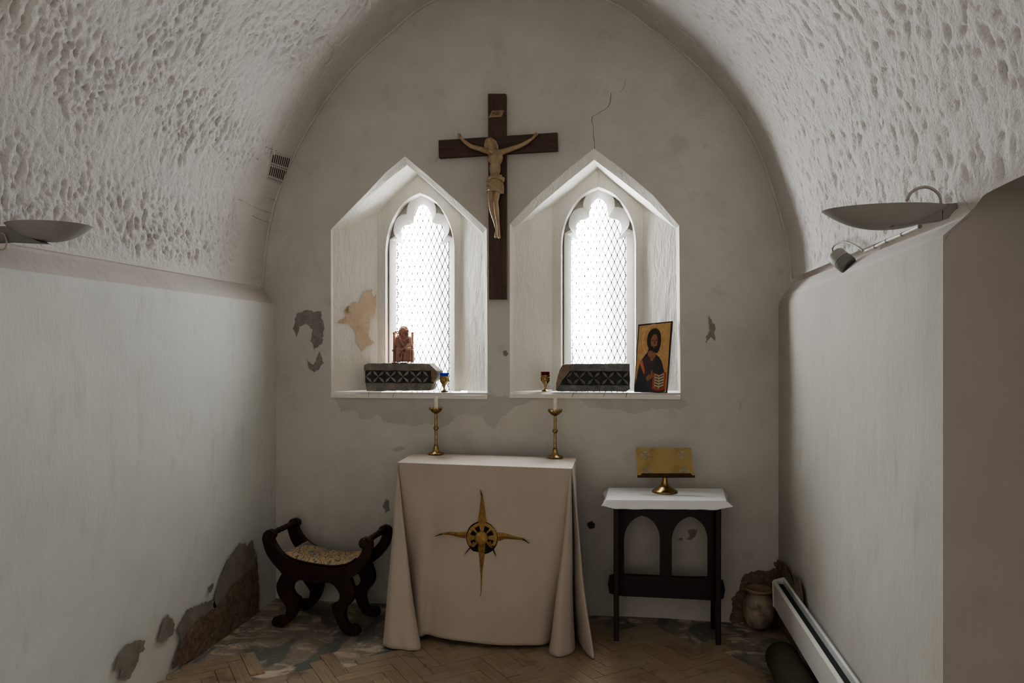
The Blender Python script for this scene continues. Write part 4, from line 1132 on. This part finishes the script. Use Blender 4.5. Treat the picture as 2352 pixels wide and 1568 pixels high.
for xx, sg in ((xa-.014, -1), (xb+.014, 1)):
    mb = MB(); zc = (z0_+z1_)/2; hh = (z1_-z0_)/2
    mb.prism([(xx, yM, zc-hh*.95), (xx+sg*.026, yM, zc-hh*.8), (xx+sg*.034, yM, zc), (xx+sg*.026, yM, zc+hh*.8), (xx, yM, zc+hh*.95)], (0, .026, 0)); mb.build('tenon', M['wood'], ltab, bevel=.003)
cor = [PZ(u, v, HT) for u, v in ((1392,1149),(1668,1151),(1660,1123),(1398,1121))]
mb = MB(); cc_ = sum(cor, Vector())/4; q = [p.lerp(cc_, .03)-Vector((0, 0, .004)) for p in cor]
mb.hexa([p-Vector((0, 0, .018)) for p in q], q); mb.build('tabletop', M['wood'], ltab, bevel=.002)
# linen
rows = []
fr = resample([cor[3], cor[0]], 14)[:-1]+resample([cor[0], cor[1]], 40)[:-1]+resample([cor[1], cor[2]], 14)[:-1]+resample([cor[2], cor[3]], 40)
mb = MB()
for j in range(9):
    t = j/8; row = []
    for k, p in enumerate(fr):
        d = (p-cc_); d.z = 0
        out_ = Vector((0, 0, 0))
        side = k < 13 or 52 <= k < 65
        cornd = min((p-c_).length for c_ in cor); cf = max(0, 1-cornd/.05)
        dn = d.normalized()
        nx_ = Vector((-1, 0, 0)) if k < 13 else Vector((0, -1, 0)) if k < 52 else Vector((1, 0, 0)) if k < 65 else Vector((0, 1, 0))
        flare = .008+.004*noise.noise(Vector((k*.35, 0, 0)))+(.012 if side else 0)
        ln = .046+.003*noise.noise(Vector((k*.2, 5, 0)))
        q = p+nx_*flare*t+dn*cf*.018*t
        q.z = HT+.002-ln*t*(1-.35*cf)+(.0 if j else 0)
        if j == 1: q = p+nx_*.002; q.z = HT-.002
        row.append(q)
    rows.append(row)
mb.grid(rows)
mb.add(rows[0][:-1], [tuple(range(len(rows[0])-1))])
linen = mb.build('linen_cloth', M['linen'], None, smooth=60, org=(cc_.x, cc_.y, HT), merge=True)
so = linen.modifiers.new('s', 'SOLIDIFY'); so.thickness = .0015; so.offset = 1
tag(linen, 'white linen cloth laid over the top of the dark side table', 'table linen')

# book stand
bz = HT+.0040
bp = PZ(1527, 1130, bz); stand = thing('book_stand', bp, 'brass book stand with pierced corners on the white linen cloth', 'book stand')
kz = (PY(1527, 1100, bp.y)-PY(1527, 1000, bp.y)).length/100
mb = MB(); mb.lathe(prof_([(1,0),(28.5,0),(29,1.5),(28,4),(26,5),(22,8),(14,12),(9,17),(7,22),(6.3,29)]), bp, 36); mb.build('base', M['brass'], stand, smooth=40)
mb = MB(); mb.lathe(prof_([(6,28),(5.6,33),(7.2,33.5),(7.2,35.5),(5,36),(5,48)]), bp, 20); mb.build('stem', M['brass'], stand, smooth=40)
yb_, yt_ = bp.y-.035, bp.y+.035
P_ = [PY(1464, 1097, yb_), PY(1595, 1097, yb_+.012), PY(1587, 1028, yt_), PY(1460, 1028, yt_-.012)]
def pq_(s_, t): return P_[0].lerp(P_[1], s_).lerp(P_[3].lerp(P_[2], s_), t)
def from_px(x, y):      # crop 1430,1010 scale 11.2
    s_, t = .5, .5; TLc, TRc, BLc, BRc = map(Vector, ((335,205),(1755,200),(370,975),(1850,975)))
    for _ in range(10):
        cur = BLc.lerp(BRc, s_).lerp(TLc.lerp(TRc, s_), t); ds = (BRc-BLc).lerp(TRc-TLc, t); dt = TLc.lerp(TRc, s_)-BLc.lerp(BRc, s_)
        e_ = Vector((x, y))-cur; det = ds.x*dt.y-ds.y*dt.x
        s_ += (e_.x*dt.y-e_.y*dt.x)/det; t += (ds.x*e_.y-ds.y*e_.x)/det
    return s_, t
nrmp = (P_[1]-P_[0]).cross(P_[3]-P_[0]).normalized()
hl = []
for cx_, cy_, sx_ in ((578,375,130),(1540,372,130),(608,795,125),(1588,800,125)):
    for dx, dy, rx, ry in ((-.66,0,46,34),(.66,0,46,34),(0,-.5,52,32),(0,.5,52,28)):
        hl.append([pq_(*from_px(cx_+dx*sx_+rx*math.cos(2*PI*i/12), cy_+dy*sx_+ry*math.sin(2*PI*i/12))) for i in range(12)])
mb = MB(); mb.prism([pq_(0, .04), pq_(1, .04), pq_(1, 1), pq_(0, 1)], -nrmp*.004, hl)
mb.build('plate', M['brassplate'], stand, smooth=20)
mb = MB(); led = [(365,975),(365,930),(430,940),(490,885),(1740,885),(1790,945),(1845,930),(1850,975)]
a0 = [pq_(*from_px(x, y)) for x, y in led]
mb.prism([p+nrmp*.028*(-1 if nrmp.y > 0 else 1) for p in a0], nrmp*.003)
e0_, e1_ = pq_(0, .0), pq_(1, .0); o2 = nrmp*.028*(-1 if nrmp.y > 0 else 1)
mb.hexa([e0_, e1_, e1_+o2, e0_+o2], [p+Vector((0, 0, .004)) for p in (e0_, e1_, e1_+o2, e0_+o2)])
o = mb.build('book_ledge', M['brassdark'], stand, smooth=20); tag(o, 'dark lower ledge of the stand')
mb = MB(); mb.tube([bp+Vector((0, 0, 46*kz)), pq_(.5, .25)-nrmp*.004*(1 if nrmp.y < 0 else -1)], .008, 12); mb.build('bracket', M['brass'], stand, smooth=50)

# ================================================================ FLOOR CORNER: POT, HEATER, ROLL
pp_ = PZ(1744, 1441, 0)
pot = thing('clay_pot', pp_, 'round stained earthenware pot in the corner beside the heater', 'pot')
k2 = (PY(1744, 1400, pp_.y)-PY(1744, 1300, pp_.y)).length/100
def pr2(pts): return [(r*k2, z*k2) for r, z in pts]
mb = MB(); mb.lathe(pr2([(1,0),(20,1),(29,10),(34.5,25),(36.5,42),(35,58),(30,70),(24,78),(22,82),(19,82),(19,76),(28,60),(30,40),(20,10),(1,5)]), pp_, 36); body = mb.build('body', M['pot'], pot, smooth=60)
mb = MB(); mb.lathe(pr2([(20,80),(24,81),(30,84),(31.5,88),(29,91),(26,90),(21,84),(20,80)]), pp_, 36, caps=False); mb.build('rim', M['potrim'], pot, smooth=60)

xf = XR-.080
hy = PX(1777, 1360, xf).y; hzt = PX(1777, 1332, xf).z; hzb = PX(1778, 1394, xf).z
heater = thing('skirting_heater', (xf+.05, -1.3, hzb), 'long white skirting heater with a black top slot on the right wall', 'heater')
ye = YJ+.25
mb = MB(); t_ = .006
pr_ = [(xf, hzb), (xf-.004, hzt-.01), (xf+.004, hzt), (xf+.012, hzt), (xf+.011, hzt-.014), (xf+.010, hzt-.016), (xf+.010, hzb)]
mb.prism([(x, hy, z) for x, z in pr_], (0, ye-hy, 0)); mb.build('front_panel', M['heater'], heater, smooth=30, bevel=.0015)
mb = MB(); mb.box((xf+.010, ye, hzb+.004), (XR-.02, hy-.004, hzt-.03)); mb.build('casing', M['heater'], heater, bevel=.002)
mb = MB(); mb.box((xf+.012, ye, hzt-.034), (XR-.028, hy-.006, hzt-.018)); o = mb.build('top_slot', M['slot'], heater); tag(o, 'black open slot along the top')
mb = MB(); mb.prism([(x, hy, z) for x, z in [(XR-.032, hzb), (XR-.032, hzt+.012), (XR-.026, hzt+.018), (XR-.018, hzt+.014), (XR-.018, hzb)]], (0, ye-hy, 0)); mb.build('back_rail', M['heateredge'], heater, smooth=30)
mb = MB(); mb.prism([(x, hy+.001, z) for x, z in [(xf-.004, hzb), (xf-.008, hzt-.008), (xf+.004, hzt+.004), (XR-.026, hzt+.019), (XR-.016, hzt+.014), (XR-.016, hzb)]], (0, -.006, 0)); mb.build('end_cap', M['heateredge'], heater, smooth=30)

rr_ = .080
rc = PZ(1800, 1508, rr_)
roll = thing('felt_roll', (rc.x-.01, rc.y-.5, 0), 'dark olive felt roll lying on the floor in front of the heater', 'roll')
mb = MB(); pts = [Vector((rc.x-.012, rc.y-t, rr_+.002)) for t in (0, .004, .012, .02, .3, .6, .9, 1.0)]
mb.tube(pts, [rr_-.012, rr_-.005, rr_-.001, rr_, rr_, rr_, rr_, rr_], 40); mb.build('rolled_felt', M['roll'], roll, smooth=50)
mb = MB(); sp_ = []
for i in range(120):
    a_ = i*.2; r_ = .008+(rr_-.014)*i/119; sp_.append((rc.x-.012+r_*math.cos(a_), rc.y+.002, rr_+.002+r_*math.sin(a_)))
mb.tube(sp_, .0016, 5); mb.build('spiral_edge', M['black'], roll, smooth=60)

# ================================================================ WALL FITTINGS
def uplighter(cx, cy, cz, rx, ry, dz, sgn, wallx, label):
    root = thing('wall_lamp', (cx, cy, cz), label, 'wall lamp', 'uplighter wall lamps')
    mb = MB(); rows = []; n = 48
    for i in range(15):
        q_ = i/14; rows.append([Vector((cx+rx*q_*math.cos(2*PI*k/n), cy+ry*q_*math.sin(2*PI*k/n), cz-dz*(1-q_**2.3))) for k in range(n+1)])
    mb.grid(rows); mb.grid([[p+Vector((0, 0, .006)) if i < 14 else p+(Vector((cx, cy, p.z))-p)*.02 for p in r_] for i, r_ in enumerate(rows)])
    mb.grid([[p for p in rows[14]], [p+(Vector((cx, cy, p.z))-p)*.02 for p in rows[14]]])
    mb.build('bowl', M['lamp'], root, smooth=60)
    mb = MB(); mb.box((cx-.05, cy-.012, cz-.03), (cx+.05, cy+.012, cz-.006)); mb.build('bulb_holder', M['lampdark'], root, bevel=.003)
    return root
lp = (.790, -2.12, 2.026)
L1 = uplighter(*lp, .182, .105, .062, 1, SR.x, 'grey bowl uplighter on the right wall ledge above the spotlight')
def cy_(u, v, y): return PY(u, v, y)
yb_ = -2.16
mb = MB(); q = [PY(2048,521,yb_), PY(2090,496,yb_), PY(2128,474,yb_), PY(2164,468,yb_), PY(2166,504,yb_)]
mb.prism(q, (0, .045, 0)); mb.build('bracket', M['lampdark'], L1, smooth=30, bevel=.002)
mb = MB(); q = [PY(2166,468,yb_), PY(2208,465,yb_), PY(2180,500,yb_), PY(2166,504,yb_)]
mb.prism(q, (0, .05, 0)); mb.build('wall_plate', M['lampdark'], L1, smooth=30, bevel=.002)
mb = MB(); mb.tube(cat([PY(u, v, yb_+.02) for u, v in ((2082,462),(2092,443),(2110,432),(2130,430),(2148,438),(2159,453),(2161,472))], 5), .0045, 10); mb.build('cable', M['cable'], L1, smooth=60)
l2 = PY(112, 524, -2.08)
L2 = uplighter(l2.x, -2.08, 2.054, .150, .12, .060, -1, SL.x, 'grey bowl uplighter on the left wall ledge')
yb_ = -2.12
mb = MB(); q = [PY(94,557,yb_), PY(50,536,yb_), PY(14,519,yb_), PY(-60,520,yb_), PY(-60,556,yb_), PY(10,553,yb_)]
mb.prism(q, (0, .05, 0)); mb.build('bracket', M['lampdark'], L2, smooth=30, bevel=.002)
mb = MB(); mb.tube(cat([PY(u, v, yb_-.01) for u, v in ((3,536),(10,538),(15,552),(14,566),(7,573),(-6,572))], 5), .0028, 8); mb.build('cable', M['cable'], L2, smooth=60)

# small spotlight on the right ledge
c = PX(1933, 597, SR.x-.06); d = (PX(1952, 612, SR.x-.05)-PX(1914, 582, SR.x-.07)); 
ax_ = (PY(1945, 611, c.y)-PY(1921, 583, c.y)).normalized()*.8+Vector((0, -.5, 0)); ax_.normalize()
spot = thing('spotlight', c, 'small grey spotlight on the right wall ledge below the uplighter', 'spotlight')
mb = MB(); mb.lathe([(.002,-.040),(.034,-.040),(.038,-.034),(.038,.004),(.002,.004)], c, 24, axis=ax_); mb.build('housing', M['lamp'], spot, smooth=40)
mb = MB(); mb.lathe([(.002,.006),(.039,.006),(.039,.038),(.035,.044),(.002,.044)], c, 24, axis=ax_); o = mb.build('lens_ring', M['lampdark'], spot, smooth=40); tag(o, 'darker front ring')
mb = MB(); mb.tube(cat([PX(u, v, SR.x-.04) for u, v in ((1914,580),(1912,570),(1920,560),(1936,555),(1955,559),(1972,568),(1982,576))], 5), .0045, 10); mb.build('cable', M['cable'], spot, smooth=60)
mb = MB(); a_ = PX(1950, 610, SR.x-.02); mb.tube([c, Vector((SR.x+.0, c.y-.01, c.z-.03))], .008, 10); mb.build('mounting_arm', M['lampdark'], spot, smooth=60)
# conduit
cp_ = [PX(u, v, SR.x-.012) for u, v in ((1984,577),(2010,566),(2036,553),(2072,538),(2112,520))]
cond = thing('cable_conduit', cp_[0], 'thin white cable run clipped along the right ledge to the uplighter', 'cable')
mb = MB(); mb.tube(cat(cp_, 6), .0048, 10); mb.build('white_cable', M['conduit'], cond, smooth=60)
for p, q in zip(cp_[1:], cp_[2:]+[cp_[-1]+(cp_[-1]-cp_[-2])]):
    dd = (q-p).normalized(); mb = MB(); mb.tube([p-dd*.004, p+dd*.004], .0068, 10); mb.build('clip', M['lampdark'], cond, smooth=60)

# air vent on the left haunch of the vault
vq = [vault_hit(u, v) for u, v in ((624,349),(667,362),(652,425),(612,410))]
vp = [p for p, s in vq]
def vv(s_, t): return vp[0].lerp(vp[1], s_).lerp(vp[3].lerp(vp[2], s_), t)
vn = (vp[1]-vp[0]).cross(vp[3]-vp[0]).normalized()
if vn.x < 0: vn = -vn
vent = thing('air_vent', (vp[0]+vp[2])/2, 'painted air vent with dark slots set in the left haunch of the vault', 'vent')
mb = MB(); mb.prism([vv(-.04, -.04)+vn*.004, vv(1.02, -.04)+vn*.004, vv(1.02, 1.04)+vn*.004, vv(-.04, 1.04)+vn*.004], -vn*.02); mb.build('plate', M['vent'], vent, bevel=.002)
mb = MB(); q0 = vn*.0048
for k in range(9):
    s_ = .06+k*.105
    for t0, t1 in ((.04, .36), (.50, .84)): mb.add([vv(s_, t0)+q0, vv(s_+.05, t0)+q0, vv(s_+.05, t1)+q0, vv(s_, t1)+q0], [(0, 1, 2, 3)])
    for t0 in (.42, .92): mb.add([vv(s_, t0)+q0, vv(s_+.045, t0)+q0, vv(s_+.045, t0+.03)+q0, vv(s_, t0+.03)+q0], [(0, 1, 2, 3)])
mb.build('slots', M['slot'], vent, smooth=0)

# ================================================================ LIGHT
for wi, W in enumerate(WIN):
    ld = bpy.data.lights.new('sky_window_light', 'AREA'); ld.shape = 'RECTANGLE'
    gx0, gx1 = W['gx']; gz0, gz1 = W['gz']
    ld.size = (gx1-gx0)*1.6; ld.size_y = (gz1-gz0)*1.15; ld.energy = 1.0
    lo = bpy.data.objects.new('sky_window_light', ld); COL.objects.link(lo)
    lo.visible_camera = True
    lo.location = ((gx0+gx1)/2-.02, YG+.10, (gz0+gz1)/2); lo.rotation_euler = (math.radians(-90), 0, 0)
    L_AREA = ld.size*ld.size_y
    LUM = 35.0
    ld.energy = LUM*PI*L_AREA
    ld.color = (.955, .98, 1.0)
    # the overcast sky dims towards the trees on one side
    ld.use_nodes = True; nt = ld.node_tree; em = nt.nodes['Emission']
    g = nd(nt, 'ShaderNodeNewGeometry'); sx_ = nd(nt, 'ShaderNodeSeparateXYZ'); nt.links.new(g.outputs['Parametric'], sx_.inputs[0])
    mr = nd(nt, 'ShaderNodeMapRange'); nt.links.new(sx_.outputs[0], mr.inputs['Value'])
    mr.inputs['From Min'].default_value = .45; mr.inputs['From Max'].default_value = .70
    mt = nd(nt, 'ShaderNodeMapRange'); nt.links.new(sx_.outputs[1], mt.inputs['Value'])
    mt.inputs['From Min'].default_value = .66; mt.inputs['From Max'].default_value = .88
    mx = nd(nt, 'ShaderNodeMath', operation='MAXIMUM'); nt.links.new(mr.outputs['Result'], mx.inputs[0]); nt.links.new(mt.outputs['Result'], mx.inputs[1])
    pw = nd(nt, 'ShaderNodeMath', operation='POWER'); pw.inputs[0].default_value = .045; nt.links.new(mx.outputs[0], pw.inputs[1])
    mn = nd(nt, 'ShaderNodeMath', operation='MULTIPLY'); mn.inputs[1].default_value = 1.5; nt.links.new(pw.outputs[0], mn.inputs[0])
    nt.links.new(mn.outputs[0], em.inputs['Strength'])
w = bpy.data.worlds.new('World'); scn.world = w; w.use_nodes = True
bg = w.node_tree.nodes['Background']; bg.inputs['Color'].default_value = (1.0, .945, .88, 1); bg.inputs['Strength'].default_value = .64

# ================================================================ CAMERA
cd = bpy.data.cameras.new('Camera'); cam = bpy.data.objects.new('Camera', cd); COL.objects.link(cam)
cam.location = CAM; cam.rotation_euler = (math.radians(90), 0, TH)
cd.sensor_width = 36; cd.lens = FPX*36/2352; cd.shift_y = (V0-784)/2352; cd.clip_start = .05
scn.camera = cam
scn.view_settings.view_transform = 'AgX'
try: scn.view_settings.look = 'AgX - Medium High Contrast'
except Exception: pass
scn.view_settings.exposure = 0.8
scn.cycles.max_bounces = 8; scn.cycles.diffuse_bounces = 4; scn.cycles.transparent_max_bounces = 12
scn.cycles.sample_clamp_indirect = 6
scn.cycles.use_adaptive_sampling = True; scn.cycles.adaptive_threshold = .06; scn.cycles.adaptive_min_samples = 16
for o in bpy.data.objects:
    if 'wo' in o.keys(): del o['wo']
